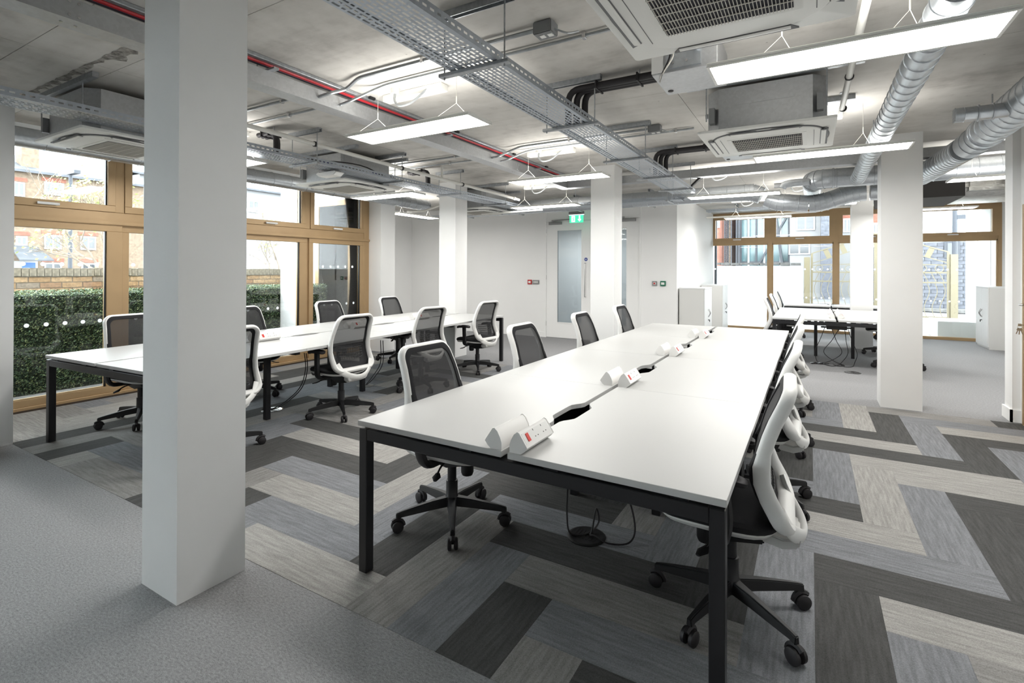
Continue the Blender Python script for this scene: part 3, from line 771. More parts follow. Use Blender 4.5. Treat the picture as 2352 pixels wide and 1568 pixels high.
cabinet(-2.165, -1.70, 12.25, 13.03, 1.13, -1.70, 'white cupboard standing closest to the left end of the street window')
cabinet(2.855, 3.34, 12.69, 13.50, 1.17, 2.855, 'tall two-door white cupboard by the right-hand wall')

# white casing on floor beside the pier
t = thing('pipe_casing', 'low white boxed casing on the floor beside the window pier', 'casing', (-7.0, 7.06, 0))
G().bx(-.2, .12, -.15, .15, 0, .20).build('body', 'cabinet_front', t, bevel=.004)
G().bx(-.2, .12, -.15, .15, .20, .215).build('lid', 'black_plastic', t)

# wall devices
def wallbox(name, c, w, h, m, label, cat, face_m=None):
    t = thing(name, label, cat, c)
    G().bx(-w/2, w/2, -.03, 0, -h/2, h/2).build('housing', m, t, bevel=.003)
    if face_m: G().bx(-w*.3, w*.3, -.032, -.03, -h*.22, h*.22).build('face', face_m, t)
    return t
wallbox('call_point', (-5.354, YB, 1.19), .10, .10, 'red_plastic', 'red fire alarm call point left of the double doors', 'alarm', 'unit_white')
sw = wallbox('light_switch', (-5.20, YB, 1.19), .15, .09, 'grey_metal', 'grey four-gang light switch beside the red call point', 'switch')
for k in range(4): G().bx(-.05+.028*k, -.034+.028*k, -.034, -.03, -.02, .02).build('rocker', 'unit_white', sw)
b = wallbox('exit_button', (-2.605, YB, 1.205), .09, .09, 'grey_metal', 'grey plate with red button right of the double doors', 'button')
G().tube([(0, -.03, 0), (0, -.034, 0)], .028, 16).build('ring', 'unit_white', b); G().tube([(0, -.034, 0), (0, -.042, 0)], .018, 16).build('button', 'red_plastic', b)
wallbox('break_glass', (-2.445, YB, 1.205), .10, .10, 'green_plastic', 'green emergency door release on the wall', 'door release', 'unit_white')

# exit sign
es = thing('exit_sign', 'green running-man exit sign with down arrow hanging before the doors', 'exit sign', oy(1324, 500, 9.55))
G().bx(-.16, .16, -.03, .03, .065, .13).build('housing', 'box_grey', es, bevel=.004)
G().bx(-.15, .15, -.006, .006, -.10, .055).build('panel', 'exit_green', es)
G().bx(-.16, .16, -.02, .02, .055, .068).build('light_strip', 'exit_white', es)
g = G()
def sp(pts): g.prism(pts, 1, -.008, -.0062)
sp([(-.03, -.085), (-.03, .04), (-.105, .04), (-.105, -.085)])
g.build('pictogram_door', 'exit_white', es)
g = G()
for a, b_, w in (((-.068, -.01), (-.06, -.045), .014), ((-.06, -.045), (-.035, -.055), .012), ((-.062, -.04), (-.075, -.06), .012), ((-.075, -.06), (-.095, -.07), .012), ((-.068, -.008), (-.09, -.02), .010), ((-.068, -.008), (-.045, -.022), .010)):
    g.bar((a[0], -.009, a[1]), (b_[0], -.009, b_[1]), w, .003, (0, 1, 0))
g.tube([(-.062, -.0105, .012), (-.062, -.008, .012)], .011, 10)
g.build('pictogram_man', 'exit_green', es)
g = G(); g.prism([(.055, .04), (.085, .04), (.085, -.03), (.11, -.03), (.07, -.08), (.03, -.03), (.055, -.03)], 1, -.008, -.0062)
g.build('pictogram_arrow', 'exit_white', es)
G().cyl((-.1, 0, .13), (-.1, 0, CEIL-es.location.z), .003, None, 6).cyl((.1, 0, .13), (.1, 0, CEIL-es.location.z), .003, None, 6).build('suspension', 'chrome', es)

# ================================================================== CEILING SERVICES
def perforated(along, a0, a1, c0, c1, z, name_root, lip=.055):
    """slotted tray floor and lips with real holes; along = 1 (Y) or 0 (X)"""
    def P(s, w, zz): return (w, s, zz) if along == 1 else (s, w, zz)
    g = G(); wd = c1-c0; rows = max(4, int(wd/.027)); p = wd/rows; slot = .0125
    for r in range(rows):
        w0 = c0+r*p
        g.poly((P(a0, w0, z), P(a1, w0, z), P(a1, w0+p-slot, z), P(a0, w0+p-slot, z)))
        u0, u1 = w0+p-slot, w0+p
        if r == rows-1: g.poly((P(a0, u0, z), P(a1, u0, z), P(a1, u1, z), P(a0, u1, z))); continue
        pit = .085; s = a0-(0 if r % 2 else .0425)
        while s < a1:
            for t0, t1 in ((s, s+.014), (s+.054, s+.066)):      # solid webs; long slot then short slot between
                q0, q1 = max(t0, a0), min(t1, a1)
                if q1 > q0: g.poly((P(q0, u0, z), P(q1, u0, z), P(q1, u1, z), P(q0, u1, z)))
            s += pit
    g.build('tray_floor', 'tray_metal', name_root)
    for w in (c0, c1):
        g = G()
        for z0, z1 in ((z, z+.022), (z+.033, z+lip)): g.poly((P(a0, w, z0), P(a1, w, z0), P(a1, w, z1), P(a0, w, z1)))
        s = a0
        while s < a1:
            q1 = min(s+.022, a1); g.poly((P(s, w, z+.022), P(q1, w, z+.022), P(q1, w, z+.033), P(s, w, z+.033))); s += .05
        i = .012 if w == c0 else -.012
        g.poly((P(a0, w, z+lip), P(a1, w, z+lip), P(a1, w+i, z+lip), P(a0, w+i, z+lip)))
        g.build('tray_lip', 'tray_metal', name_root)
def hanger(root, x0, x1, y, zb, along=0, ch=True):
    # channel on the ceiling, two rods, cross bar under the tray (bar runs along X when along == 0)
    def P(w, s, z): return (w, s, z) if along == 0 else (s, w, z)
    if ch:
        g = G()
        a, b = P(x0-.05, y-.021, 0), P(x1+.05, y+.021, 0)
        lo = (min(a[0], b[0]), min(a[1], b[1])); hi = (max(a[0], b[0]), max(a[1], b[1]))
        g.bx(lo[0], hi[0], lo[1], hi[1], CEIL-.012, CEIL)
        if along == 0: g.bx(lo[0], hi[0], y-.021, y-.015, CEIL-.041, CEIL-.012).bx(lo[0], hi[0], y+.015, y+.021, CEIL-.041, CEIL-.012)
        else: g.bx(y-.021, y-.015, lo[1], hi[1], CEIL-.041, CEIL-.012).bx(y+.015, y+.021, lo[1], hi[1], CEIL-.041, CEIL-.012)
        g.build('ceiling_channel', 'strut', root)
    for w in (x0, x1):
        G().cyl(P(w, y, zb-.035), P(w, y, CEIL-.008), .0045, None, 6).build('hanger_rod', 'strut', root)
    a, b = P(x0-.03, y-.02, 0), P(x1+.03, y+.02, 0)
    G().bx(min(a[0], b[0]), max(a[0], b[0]), min(a[1], b[1]), max(a[1], b[1]), zb-.022, zb-.001).build('cross_bar', 'strut', root, bevel=.003, seg=1)
TZ = 2.572
t1 = thing('cable_tray', 'wide perforated cable tray running over the front desk', 'cable tray', group='perforated cable trays')
perforated(1, -1.0, 7.62, -1.745, -1.435, TZ, t1)
for y in (2.29, 3.59, 4.945, 6.09, 7.12): hanger(t1, -1.80, -1.40, y, TZ)
t2 = thing('cable_tray', 'perforated cable tray on the left above the window-side desk', 'cable tray', group='perforated cable trays')
perforated(1, -.6, 8.1, -4.77, -4.47, TZ, t2)
for y in (1.0, 2.25, 3.506, 4.78, 6.01, 7.28): hanger(t2, -4.82, -4.42, y, TZ)
t3 = thing('cable_tray', 'narrow cable tray running along above the double doors', 'cable tray', group='perforated cable trays')
z3 = oy(1286, 484, 9.25).z
perforated(0, -8.0, -2.0, 9.18, 9.40, z3, t3)
for x in (-6.6, -5.3, -3.95, -2.5): hanger(t3, 9.13, 9.45, x, z3, along=1)
t4 = thing('cable_tray', 'cable tray hanging in front of the far street window', 'cable tray', group='perforated cable trays')
z4 = oy(1600, 488, 12.0).z
perforated(0, -2.02, 3.3, 12.0, 12.22, z4, t4)
for x in (-1.4, .1, 1.6, 2.9): hanger(t4, 11.95, 12.27, x, z4, along=1)
t5 = thing('cable_tray', 'short cable tray linking the front tray to the door tray', 'cable tray', group='perforated cable trays')
perforated(0, -3.3, -1.66, 7.75, 7.97, TZ-.06, t5)
for x in (-2.9, -1.85): hanger(t5, 7.70, 8.02, x, TZ-.06, along=1)

def pendant(xc, yc, label, along=0, z=2.512, driver=True, wx=.39):
    t = thing('pendant_light', label, 'light', (xc, yc, z), R(90) if along else 0, 'suspended panel lights')
    w, d, rim = .60, .148, .014
    G().bx(-w, w, -d, d, .006, .024).build('housing', 'ac_white', t, bevel=.004, seg=1)
    g = G().bx(-w, w, -d, -d+rim, 0, .006).bx(-w, w, d-rim, d, 0, .006).bx(-w, -w+rim, -d+rim, d-rim, 0, .006).bx(w-rim, w, -d+rim, d-rim, 0, .006)
    g.build('rim', 'ac_white', t)
    G().poly(((-w+rim, -d+rim, .003), (-w+rim, d-rim, .003), (w-rim, d-rim, .003), (w-rim, -d+rim, .003))).build('diffuser', 'lamp', t)
    G().poly(((-w+.05, -d+.04, .0255), (w-.05, -d+.04, .0255), (w-.05, d-.04, .0255), (-w+.05, d-.04, .0255))).build('uplight', 'uplamp', t)
    H_ = CEIL-z
    for s in (-1, 1):
        x = s*wx; zz = .15
        G().tube([(x-.08, -d+.02, .024), (x, 0, zz)], .0015, 5).tube([(x+.08, d-.02, .024), (x, 0, zz)], .0015, 5).tube([(x, 0, zz), (x, 0, zz+.05)], .004, 6).tube([(x, 0, zz+.05), (x, 0, H_)], .0015, 5).build('suspension_wire', 'wire_white', t)
    if driver:
        G().bx(-.50, .12, .16, .25, H_-.055, H_).build('driver_box', 'ac_white', t, bevel=.004, seg=1)
        G().lathe((-.30, .10, H_-.03), [(0, -.012), (.035, -.012), (.035, .03), (0, .03)], 16).build('conduit_box', 'pipe_white', t)
        G().tube(smooth_path([(-.30, .10, H_-.035), (-.295, .09, H_-.10), (-.24, .09, H_-.15), (-.14, .12, H_-.13), (-.05, .16, H_-.05), (-.02, .17, H_-.03)], 5), .010, 8).build('flexible_conduit', 'conduit', t, smooth=True)
    return t
pendant(.13, 2.93, 'large lit panel light at the top right, nearest the camera', wx=.26)
pendant(-2.60, 2.95, 'lit panel light hanging left of the front cable tray')
pendant(-5.27, 2.98, 'lit panel light whose end shows just right of the nearest column')
pendant(.13, 5.35, 'lit panel light in front of the right column', wx=.26)
pendant(-2.55, 5.37, 'lit panel light beside the column before the double doors')
pendant(-5.30, 5.42, 'lit panel light below the left cable tray and cassette')
pendant(-3.83, 7.58, 'lit panel light in front of the far duct, above the exit sign')
pendant(-.95, 7.74, 'lit panel light beyond the end of the front cable tray')
pendant(1.98, 7.68, 'lit panel light between the right column and the right wall', driver=False)
pendant(.02, 9.48, 'lit panel light partly hidden behind the jogged duct')
pendant(-.92, 11.16, 'lit panel light before the left part of the street window')
pendant(1.75, 11.08, 'lit panel light before the right part of the street window')
pendant(-6.77, 7.70, 'lit panel light turned lengthways by the white nook wall', along=1)
pendant(-5.0, 11.2, 'added panel light brightening the corridor behind the double doors', driver=False)  # unseen fixture added to light the corridor behind the door glass

# ---------------------------------------------------------------- cassettes
def cassette(xc, yc, label, z=2.518, ext=(.55, .62)):
    t = thing('ceiling_cassette', label, 'air conditioner', (xc, yc, z), group='ceiling air conditioning cassettes')
    h = .462
    def rr(a, c, n=5):     # rounded square outline
        out = []
        for cx, cy, a0 in ((a-c, a-c, 0), (-a+c, a-c, 90), (-a+c, -a+c, 180), (a-c, -a+c, 270)):
            for k in range(n): q = R(a0+90*k/(n-1)); out.append((cx+c*math.cos(q), cy+c*math.sin(q)))
        return out
    G().loft([[(x, y, zz) for x, y in rr(hh, .015)] for hh, zz in ((h-.006, .0), (h, .004), (h, .022), (h-.03, .03))]).build('panel', 'ac_white', t, smooth=True)
    # contoured fascia
    def fascia(a, k, zz):
        out = []
        for q in range(96):
            th = 2*math.pi*q/96; c, s = math.cos(th), math.sin(th)
            r = a/((abs(c)**5+abs(s)**5)**(1/5)); r *= 1-k*abs(math.sin(2*th))**3*.35
            r *= 1+.025*math.cos(4*th)
            out.append((r*c, r*s, zz))
        return out
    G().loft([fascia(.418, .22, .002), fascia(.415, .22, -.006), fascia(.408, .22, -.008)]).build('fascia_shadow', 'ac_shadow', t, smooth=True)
    G().loft([fascia(.408, .22, -.004), fascia(.406, .22, -.014), fascia(.396, .22, -.017)]).build('fascia', 'ac_white', t, smooth=True)
    for k in range(4):
        o = ob('air_outlet', None, t, (0, 0, 0), (0, 0, R(90*k)))
        G().loft([[(-.23, .365, -.0185), (.23, .365, -.0185), (.23, .365, -.016), (-.23, .365, -.016)], [(-.26, .415, -.0185), (.26, .415, -.0185), (.26, .415, -.010), (-.26, .415, -.010)]]).build('slot', 'ac_shadow', o)  # dark plate, its colour stands in for shade inside the outlet
        G().tube([(-.23, .386, -.020), (0, .386, -.021), (.23, .386, -.020)], .016, 8, ref=(0, 0, 1), b=.004).build('vane', 'ac_white', o, smooth=True)
    gx, gy = .245, .205
    G().bx(-gx-.03, gx+.03, -gy-.03, gy+.03, -.0195, -.0165).build('grille_frame', 'ac_white', t)
    G().bx(-gx, gx, -gy, gy, -.0210, -.0190).build('grille_recess_shade', 'grille_back', t)  # dark plate, shade of the recess behind the bars put into colour
    g = G()
    for k in range(38): x = -gx+2*gx*(k+.5)/38; g.bx(x-.0014, x+.0014, -gy, gy, -.027, -.0205)
    for k in range(1, 6): y = -gy+2*gy*k/6; g.bx(-gx, gx, y-.003, y+.003, -.0275, -.0245)
    g.build('grille_bars', 'grille_bar', t, kind='stuff')
    for x in (-.3235, .3235): G().bx(x-.0015, x+.0015, -.26, .26, -.0185, -.0165).build('panel_seam', 'ac_shadow', t)
    # casing
    bh = .405; c = .09; top = CEIL-z-.055
    oc = [(bh, -bh+c), (bh, bh-c), (bh-c, bh), (-bh+c, bh), (-bh, bh-c), (-bh, -bh+c), (-bh+c, -bh), (bh-c, -bh)]
    G().prism(oc, 2, .03, top).build('casing', 'galv_sheet', t)
    G().bx(-.2, .2, -bh-.003, -bh, top-.14, top-.08).build('cover_plate', 'galv_sheet', t)
    for sx in (-1, 1):
        for sy in (-1, 1):
            G().bx(sx*.36-.02, sx*.36+.02, sy*.41-.03, sy*.41+.03, .08, .20).build('bracket', 'box_grey', t)
            G().cyl((sx*.40, sy*.43, .10), (sx*.40, sy*.43, CEIL-z-.01), .005, None, 6).build('hanger_rod', 'strut', t)
    for sy in (-1, 1):
        G().bx(-ext[0], ext[1], sy*.43-.021, sy*.43+.021, CEIL-z-.041, CEIL-z).build('ceiling_channel', 'strut', t)
    return t
cassette(-.305, 2.075, 'white ceiling cassette cut by the top edge, its dark grille nearest the camera')
cassette(-.305, 4.61, 'white ceiling cassette beneath its steel casing, left of the straight duct')
cassette(-5.20, 2.10, 'white ceiling cassette left of the nearest column by the garden window')
cassette(-5.20, 4.62, 'white ceiling cassette hanging above the window-side lit panel')
cassette(-5.25, 7.72, 'white ceiling cassette behind the column at the far end of the window-side desk')

def branch_box(xc, yc, label):
    t = thing('control_box', label, 'control box', (xc, yc, 2.66), group='galvanised control boxes')
    G().bx(-.19, .19, -.20, .20, 0, .20).build('body', 'galv_sheet', t, bevel=.004, seg=1)
    G().bx(-.192, -.12, -.204, -.2, .01, .19).build('rating_plate', 'unit_white', t)
    G().bx(-.10, .10, -.215, -.20, .02, .17).build('access_plate', 'galvanised', t)
    for x in (-.06, .02): G().cyl((x, -.215, .05), (x, -.222, .05), .008, None, 8).build('screw', 'chrome', t)
    G().tube(smooth_path([(.07, -.20, .13), (.07, -.27, .12), (.04, -.34, .15), (0, -.42, .18)], 4), .022, 10).build('drain_hose', 'conduit', t, smooth=True)
    for k in range(2): G().tube(smooth_path([(-.09, -.2, .16), (-.07+.02*k, -.25, .08), (-.12, -.23, -.01), (-.16, -.12, -.005), (-.17, -.08, .0)], 5), .005, 6).build('cable', 'wire_white' if k else 'rubber_black', t, smooth=True)
    G().cyl((-.15, .12, -.004), (-.15, .12, .0), .018, None, 12).build('grommet', 'rubber_black', t)
    G().tube([(.10, .2, .10), (.10, .27, .10)], .03, 10).build('spigot', 'rubber_black', t)
    G().cyl((-.15, -.15, .2), (-.15, -.15, CEIL-2.66), .004, None, 6).cyl((.15, .15, .2), (.15, .15, CEIL-2.66), .004, None, 6).build('hanger_rod', 'strut', t)
branch_box(-.66, 3.34, 'galvanised control box behind the nearest ceiling cassette')
branch_box(-.62, 5.78, 'galvanised control box behind the second ceiling cassette')

def fridge_pipes(x0, x1, y, zt, label, n=3):
    t = thing('refrigerant_pipes', label, 'pipes')
    for k in range(n):
        yy = y+.045*k-.02
        G().tube(bend_path([(x0, yy, 2.845), (x1+.05*k*(1 if x0 > x1 else -1), yy, 2.845), (x1+.05*k*(1 if x0 > x1 else -1), yy, zt)], .10, 5), .025, 10).build('insulated_pipe', 'rubber_black', t, smooth=True)
    for s in (.3, .7):
        x = x0+(x1-x0)*s
        G().bx(x-.006, x+.006, y-.055, y+.10, 2.815, 2.876).build('pipe_strap', 'rubber_black', t)
    for s in (.3, .7):
        x = x0+(x1-x0)*s; G().cyl((x, y+.02, 2.876), (x, y+.02, CEIL), .004, None, 6).build('hanger_rod', 'strut', t)
fridge_pipes(-.84, -1.62, 3.62, TZ+.012, 'black insulated pipes dropping into the front cable tray')
fridge_pipes(-.80, -1.58, 6.02, TZ+.012, 'black insulated pipes dropping into the far end of the front tray')
fridge_pipes(-4.95, -4.66, 3.22, TZ+.012, 'black insulated pipes entering the left tray right of the nearest column')
fridge_pipes(-5.0, -4.62, 5.55, TZ+.012, 'black insulated pipes entering the left tray before the far column')

# ---------------------------------------------------------------- trunking with cables
tr = thing('cable_trunking', 'long galvanised trunking along the ceiling turning before the doors', 'trunking')
def segs(a, b, L): 
    out = []; s = a
    while s < b-.01: out.append((s, min(s+L, b))); s += L
    return out
for a, b in segs(-.30, 7.24, 2.0): G().bx(-3.415, -3.27, a+.001, b-.001, 2.735, 2.845).build('trunking_length', 'galv_sheet', tr)
for a, b in segs(-3.415, 3.4, 2.0): G().bx(a+.001, b-.001, 7.24, 7.385, 2.735, 2.845).build('trunking_length', 'galv_sheet', tr)
for y in (1.10, 1.7, 3.7, 5.7):
    for s in (-.02, .02):
        for z in (2.755, 2.825): G().cyl((-3.272, y+s, z), (-3.266, y+s, z), .007, None, 8).build('screw', 'chrome', tr)
    for s in (-.03, .03): G().cyl((-3.34, y+s, 2.738), (-3.34, y+s, 2.731), .008, None, 8).build('screw', 'chrome', tr)
for y in (.2, 2.2, 4.2, 6.2): G().bx(-3.44, -3.2, y-.02, y+.02, 2.845, 2.86).cyl((-3.42, y, 2.86), (-3.42, y, CEIL), .005, None, 6).build('bracket', 'strut', tr)
for x in (-2.0, 0, 2.0): G().cyl((x, 7.3, 2.845), (x, 7.3, CEIL), .005, None, 6).build('hanger_rod', 'strut', tr)
def run(pts, r, m, label, name='conduit', cat='conduit', n=8, bend=.05, group=None):
    return tag(G().tube(bend_path(pts, bend, 4), r, n).build(name, m, smooth=True), label, cat, group)
run([(-3.29, -.3, 2.893), (-3.28, 7.1, 2.893)], .013, 'red_cable', 'red fire alarm cable along the ceiling beside the trunking', 'alarm_cable', 'cable')
run([(-3.322, -.3, 2.893), (-3.312, 7.1, 2.893)], .010, 'purple_cable', 'dark cable running next to the red cable', 'data_cable', 'cable')
run([(-3.345, -.3, 2.898), (-3.337, 7.1, 2.898)], .010, 'conduit', 'thin steel conduit between the trunking and the dark cable', 'conduit')
tag(G().bx(-3.268, -3.225, -.3, 7.15, 2.892, 2.919).build('cable_channel', 'strut', bevel=.004, seg=1), 'flat steel channel fixed to the ceiling beside the red cable', 'channel')
for k, y in enumerate((1.9, 3.1, 4.3, 5.5, 6.4)):
    tag(G().bx(-3.222, -3.20, y-.03, y+.03, 2.90, CEIL).build('clip', 'black_plastic'), 'black clip holding the red cable channel, %s from the camera' % ('first', 'second', 'third', 'fourth', 'fifth')[k], 'clip')

# conduit pairs dropping into the trunking, junction boxes, saddle clips
def conduit_pair(dy, words):
    wa = ox(735, 222, -3.262); wb = ox(783, 240, -3.262)
    pa = [oz(1236, 71, 2.893), oz(900, 158, 2.893), oz(832, 182, 2.893), oz(795, 205, 2.868), wa+Vector((.10, 0, .008)), wa]
    pb = [oz(1405, 64, 2.897), oz(1013, 163, 2.897), oz(893, 197, 2.897), oz(858, 207, 2.885), wb+Vector((.10, 0, .010)), wb]
    ya = pa[1].y; yb = pb[1].y
    for q in pa[:3]: q.y = ya
    for q in pb[:3]: q.y = yb
    sh = Vector((0, dy, 0))
    run([q+sh for q in pa], .0135, 'conduit', 'bent steel conduit with the junction box, %s' % words, bend=.06)
    run([q+sh for q in pb], .0115, 'conduit', 'thinner bent steel conduit beside it, %s' % words, bend=.06)
    for q, r_ in ((pa, .0135), (pb, .0115)):
        x = -3.45
    run([Vector((-3.43, ya+.05, 2.893))+sh, Vector((-4.9, ya+.05, 2.893))+sh], .0135, 'conduit', 'straight steel conduit left of the trunking, %s' % words)
    run([Vector((-3.43, yb+.12, 2.895))+sh, Vector((-5.6, yb+.12, 2.895))+sh], .0115, 'conduit', 'second straight conduit left of the trunking, %s' % words)
    for k, (x, y) in enumerate(((-2.3, ya), (-1.35, ya), (-2.1, yb), (-1.2, yb), (-3.9, ya+.05), (-4.2, yb+.12))):
        tag(G().bx(x-.012, x+.012, y-.018, y+.018, 2.876, CEIL).build('saddle_clip', 'chrome', bevel=.003, seg=1, loc=(0, dy, 0)), 'small steel saddle clip, %s along the %s' % (('first', 'second', 'third', 'fourth', 'fifth', 'sixth')[k], words), 'clip', 'saddle clips')
    b = pa[0]+sh
    t = thing('junction_box', 'grey junction box with two sockets at the end of the %s' % words, 'junction box', (b.x+.055, b.y, 2.845))
    G().bx(-.06, .06, -.05, .05, 0, .075).build('box', 'box_grey', t, bevel=.006)
    for x in (-.03, .02): G().bx(x, x+.03, -.02, .015, -.004, .0).build('outlet', 'unit_white', t)
    G().tube(smooth_path([(.06, 0, .03), (.12, .05, .01), (.16, .12, .04)], 4), .006, 6).build('lead', 'conduit', t)
conduit_pair(0, 'nearer conduit run')
conduit_pair(2.45, 'farther conduit run')

# white waste pipe with clips
wp = [(-4.465, 2.4, 2.785), (-4.455, 3.506, 2.76), (-4.425, 4.78, 2.727), (-4.385, 6.01, 2.70), (-4.342, 7.6, 2.668)]
pw = thing('waste_pipe', 'sloping white waste pipe clipped to the left tray hangers', 'pipe')
G().tube(wp, .022, 12).build('pipe', 'pipe_white', pw, smooth=True)
for k in (1, 2, 3): G().tube([Vector(wp[k])+Vector((0, -.012, 0)), Vector(wp[k])+Vector((0, .012, 0))], .029, 12).build('clip', 'black_plastic', pw)
G().tube([(-4.345, 7.40, 2.672), (-4.344, 7.47, 2.670)], .03, 12).build('coupling', 'pipe_white', pw)
run([(-4.40, 5.55, 2.72), (-4.40, 5.55, CEIL)], .016, 'pipe_white', 'short white pipe rising from the sloping waste pipe', 'vent_pipe', 'pipe')
run([(-6.5, 7.17, 2.53), (-6.1, 7.18, 2.53), (-5.75, 7.18, 2.60), (-5.3, 7.18, 2.60)], .018, 'pipe_white', 'white drain pipe joining behind the column at the left', 'drain_pipe', 'pipe')
run([(-5.05, 7.5, 2.44), (-3.9, 7.62, 2.47)], .014, 'pipe_white', 'thin white pipe low behind the left tray', 'drain_pipe', 'pipe')
cp = thing('condensate_pipe', 'bright white condensate pipe passing behind the near right panel light', 'pipe')
G().tube([(.243, .5, 2.80), (.235, 3.0, 2.79), (.215, 5.15, 2.79)], .021, 12).build('pipe', 'pipe_white', cp, smooth=True)
for y in (2.62, 4.16, 4.95):
    G().tube([(.225, y-.008, 2.79), (.225, y+.008, 2.79)], .028, 12).build('clip', 'black_plastic', cp)
    G().cyl((.225, y, 2.815), (.225, y, CEIL), .006, None, 6).build('hanger_rod', 'strut', cp)
    G().lathe((.225, y, CEIL), [(0, -.008), (.025, -.006), (.025, 0), (0, 0)], 12).build('flange', 'strut', cp)
run([(-1.95, 11.6, 2.60), (.1, 11.6, 2.62), (.35, 11.6, 2.69), (2.6, 11.6, 2.70)], .018, 'pipe_white', 'grey-white pipe running before the street window', 'drain_pipe', 'pipe', bend=.1)

# emergency light under left tray
em = thing('emergency_light', 'white wedge-shaped emergency light under the left tray', 'emergency light', oz(758, 403, 2.515))
G().prism([(-.17, .02), (-.12, -.012), (.12, -.012), (.17, .02), (.15, .035), (-.15, .035)], 1, -.06, .06).build('body', 'unit_white', em, bevel=.006)
G().bx(-.13, .13, -.045, .045, .035, .042).build('base', 'black_plastic', em)

# ---------------------------------------------------------------- ducts
def ducting(g, pts, r, sp=.13, n=28, ridge=.0045):
    """straight runs with raised seams"""
    pts = [Vector(p) for p in pts]; P_ = []; R_ = []
    for i in range(len(pts)-1):
        a, b = pts[i], pts[i+1]; L = (b-a).length; d = (b-a)/L
        k = max(1, int(L/sp)); s = 0
        P_.append(a); R_.append(r)
        for j in range(k):
            c = a+d*(L*(j+.5)/k)
            for o, e in ((-.005, 0), (-.002, ridge), (.002, ridge), (.005, 0)): P_.append(c+d*o); R_.append(r+e)
        P_.append(b); R_.append(r)
    out_p, out_r = [P_[0]], [R_[0]]
    for p, q in zip(P_[1:], R_[1:]):
        if (p-out_p[-1]).length > 1e-4: out_p.append(p); out_r.append(q)
    g.tube(out_p, out_r, n); return g
def collar(parent, a, d, r, w=.03):
    a = Vector(a); d = Vector(d).normalized()
    return G().tube([a-d*w/2, a-d*w*.4, a+d*w*.4, a+d*w/2], [r+.001, r+.008, r+.008, r+.001], 28).build('collar', 'galvanised', parent, smooth=True)
du = thing('air_duct', 'thin spiral duct along the top of the garden window', 'duct', group='spiral ducts')
ducting(G(), [(-6.45, -.6, 2.70), (-6.45, 6.9, 2.70)], .095, .26).build('duct_run', 'galvanised', du, smooth=True)
ducting(G(), [(-6.45, 6.9, 2.70), (-6.38, 7.6, 2.68)], .10, .12).build('duct_run', 'galvanised', du, smooth=True)
for y in (1.2, 3.3, 5.4): G().cyl((-6.45, y, 2.79), (-6.45, y, CEIL), .005, None, 6).build('hanger_rod', 'strut', du); collar(du, (-6.45, y, 2.70), (0, 1, 0), .095, .02)
du = thing('air_duct', 'spiral duct crossing above the doors and dipping under the right duct', 'duct', group='spiral ducts')
YD = 8.32
def dp(px, py): q = oy(px, py, YD); return q
A_ = Vector((-6.3, YD, 2.70)); B_ = dp(1732, 441); C_ = dp(1786, 467); D_ = dp(1884, 467); E_ = dp(1957, 442)
A_.z = B_.z
ducting(G(), [A_, B_], .122, .24).build('duct_run', 'galvanised', du, smooth=True)
def elbow(parent, a, b, c, r, n=4, name='elbow'):
    a, b, c = Vector(a), Vector(b), Vector(c); d = min((a-b).length, (c-b).length)
    p = b+(a-b).normalized()*d; q = b+(c-b).normalized()*d; P_ = []
    for k in range(n+1): t = k/n; P_.append(p*(1-t)**2+b*2*t*(1-t)+q*t*t)
    o = G().tube(P_, r+.002, 28).build(name, 'galvanised', parent, smooth=True)
    for k in range(1, n): collar(parent, P_[k], P_[k+1]-P_[k-1], r, .012)
    return o
elbow(du, B_-Vector((.12, 0, 0)), B_, B_+(C_-B_)*.45, .122); elbow(du, C_-(C_-B_)*.5, C_, C_+Vector((.16, 0, 0)), .122)
ducting(G(), [C_+Vector((.15, 0, 0)), D_-Vector((.14, 0, 0))], .122, .13).build('duct_run', 'galvanised', du, smooth=True)
elbow(du, D_-Vector((.16, 0, 0)), D_, D_+(E_-D_)*.35, .122)
ducting(G(), [D_+(E_-D_)*.22, D_+(E_-D_)*.85], .122, .10).build('duct_run', 'galvanised', du, smooth=True)
elbow(du, D_+(E_-D_)*.6, E_, E_+Vector((.25, 0, 0)), .122)
ducting(G(), [E_+Vector((.2, 0, 0)), E_+Vector((.55, 0, 0))], .122, .12).build('duct_run', 'galvanised', du, smooth=True)
for x in (-5.4, -3.6, -1.9): G().cyl((x, YD, B_.z+.11), (x, YD, CEIL), .005, None, 6).build('hanger_rod', 'strut', du)
du = thing('air_duct', 'large horizontal duct with a rounded elbow behind the right column', 'duct', group='spiral ducts')
zb = oy(1918, 409, 7.98).z; xb = oy(1918, 409, 7.98).x
ducting(G(), [(xb-.08, 7.98, zb), (3.4, 7.98, zb)], .126, .20).build('duct_run', 'galvanised', du, smooth=True)
xe = oy(1870, 409, 7.98).x
elbow(du, (xb-.05, 7.98, zb), (xe-.02, 7.98, zb), (xe-.02, 8.35, zb-.01), .126, 5)
G().tube([(xe-.02, 8.25, zb-.005), (xe-.02, 8.8, zb-.02)], .124, 24).build('duct_run', 'galvanised', du, smooth=True)
collar(du, (xb-.02, 7.98, zb), (1, 0, 0), .126, .025)
xs0 = oy(1797, 424, 8.0)
sp_ = G().tube(smooth_path([(xe-.05, 7.98, xs0.z+.01), (xs0.x+.14, 7.98, xs0.z+.01), (xs0.x+.03, 7.98, xs0.z-.01), (xs0.x, 7.98, xs0.z-.05)], 6), .05, 18).build('spigot', 'galvanised', du, smooth=True)
G().cyl((xs0.x-.10, 7.98, xs0.z-.01), (xs0.x, 7.98, xs0.z-.01), .035, None, 16).build('cap', 'box_grey', sp_)
du = thing('air_duct', 'straight spiral duct running away from the top right corner', 'duct', group='spiral ducts')
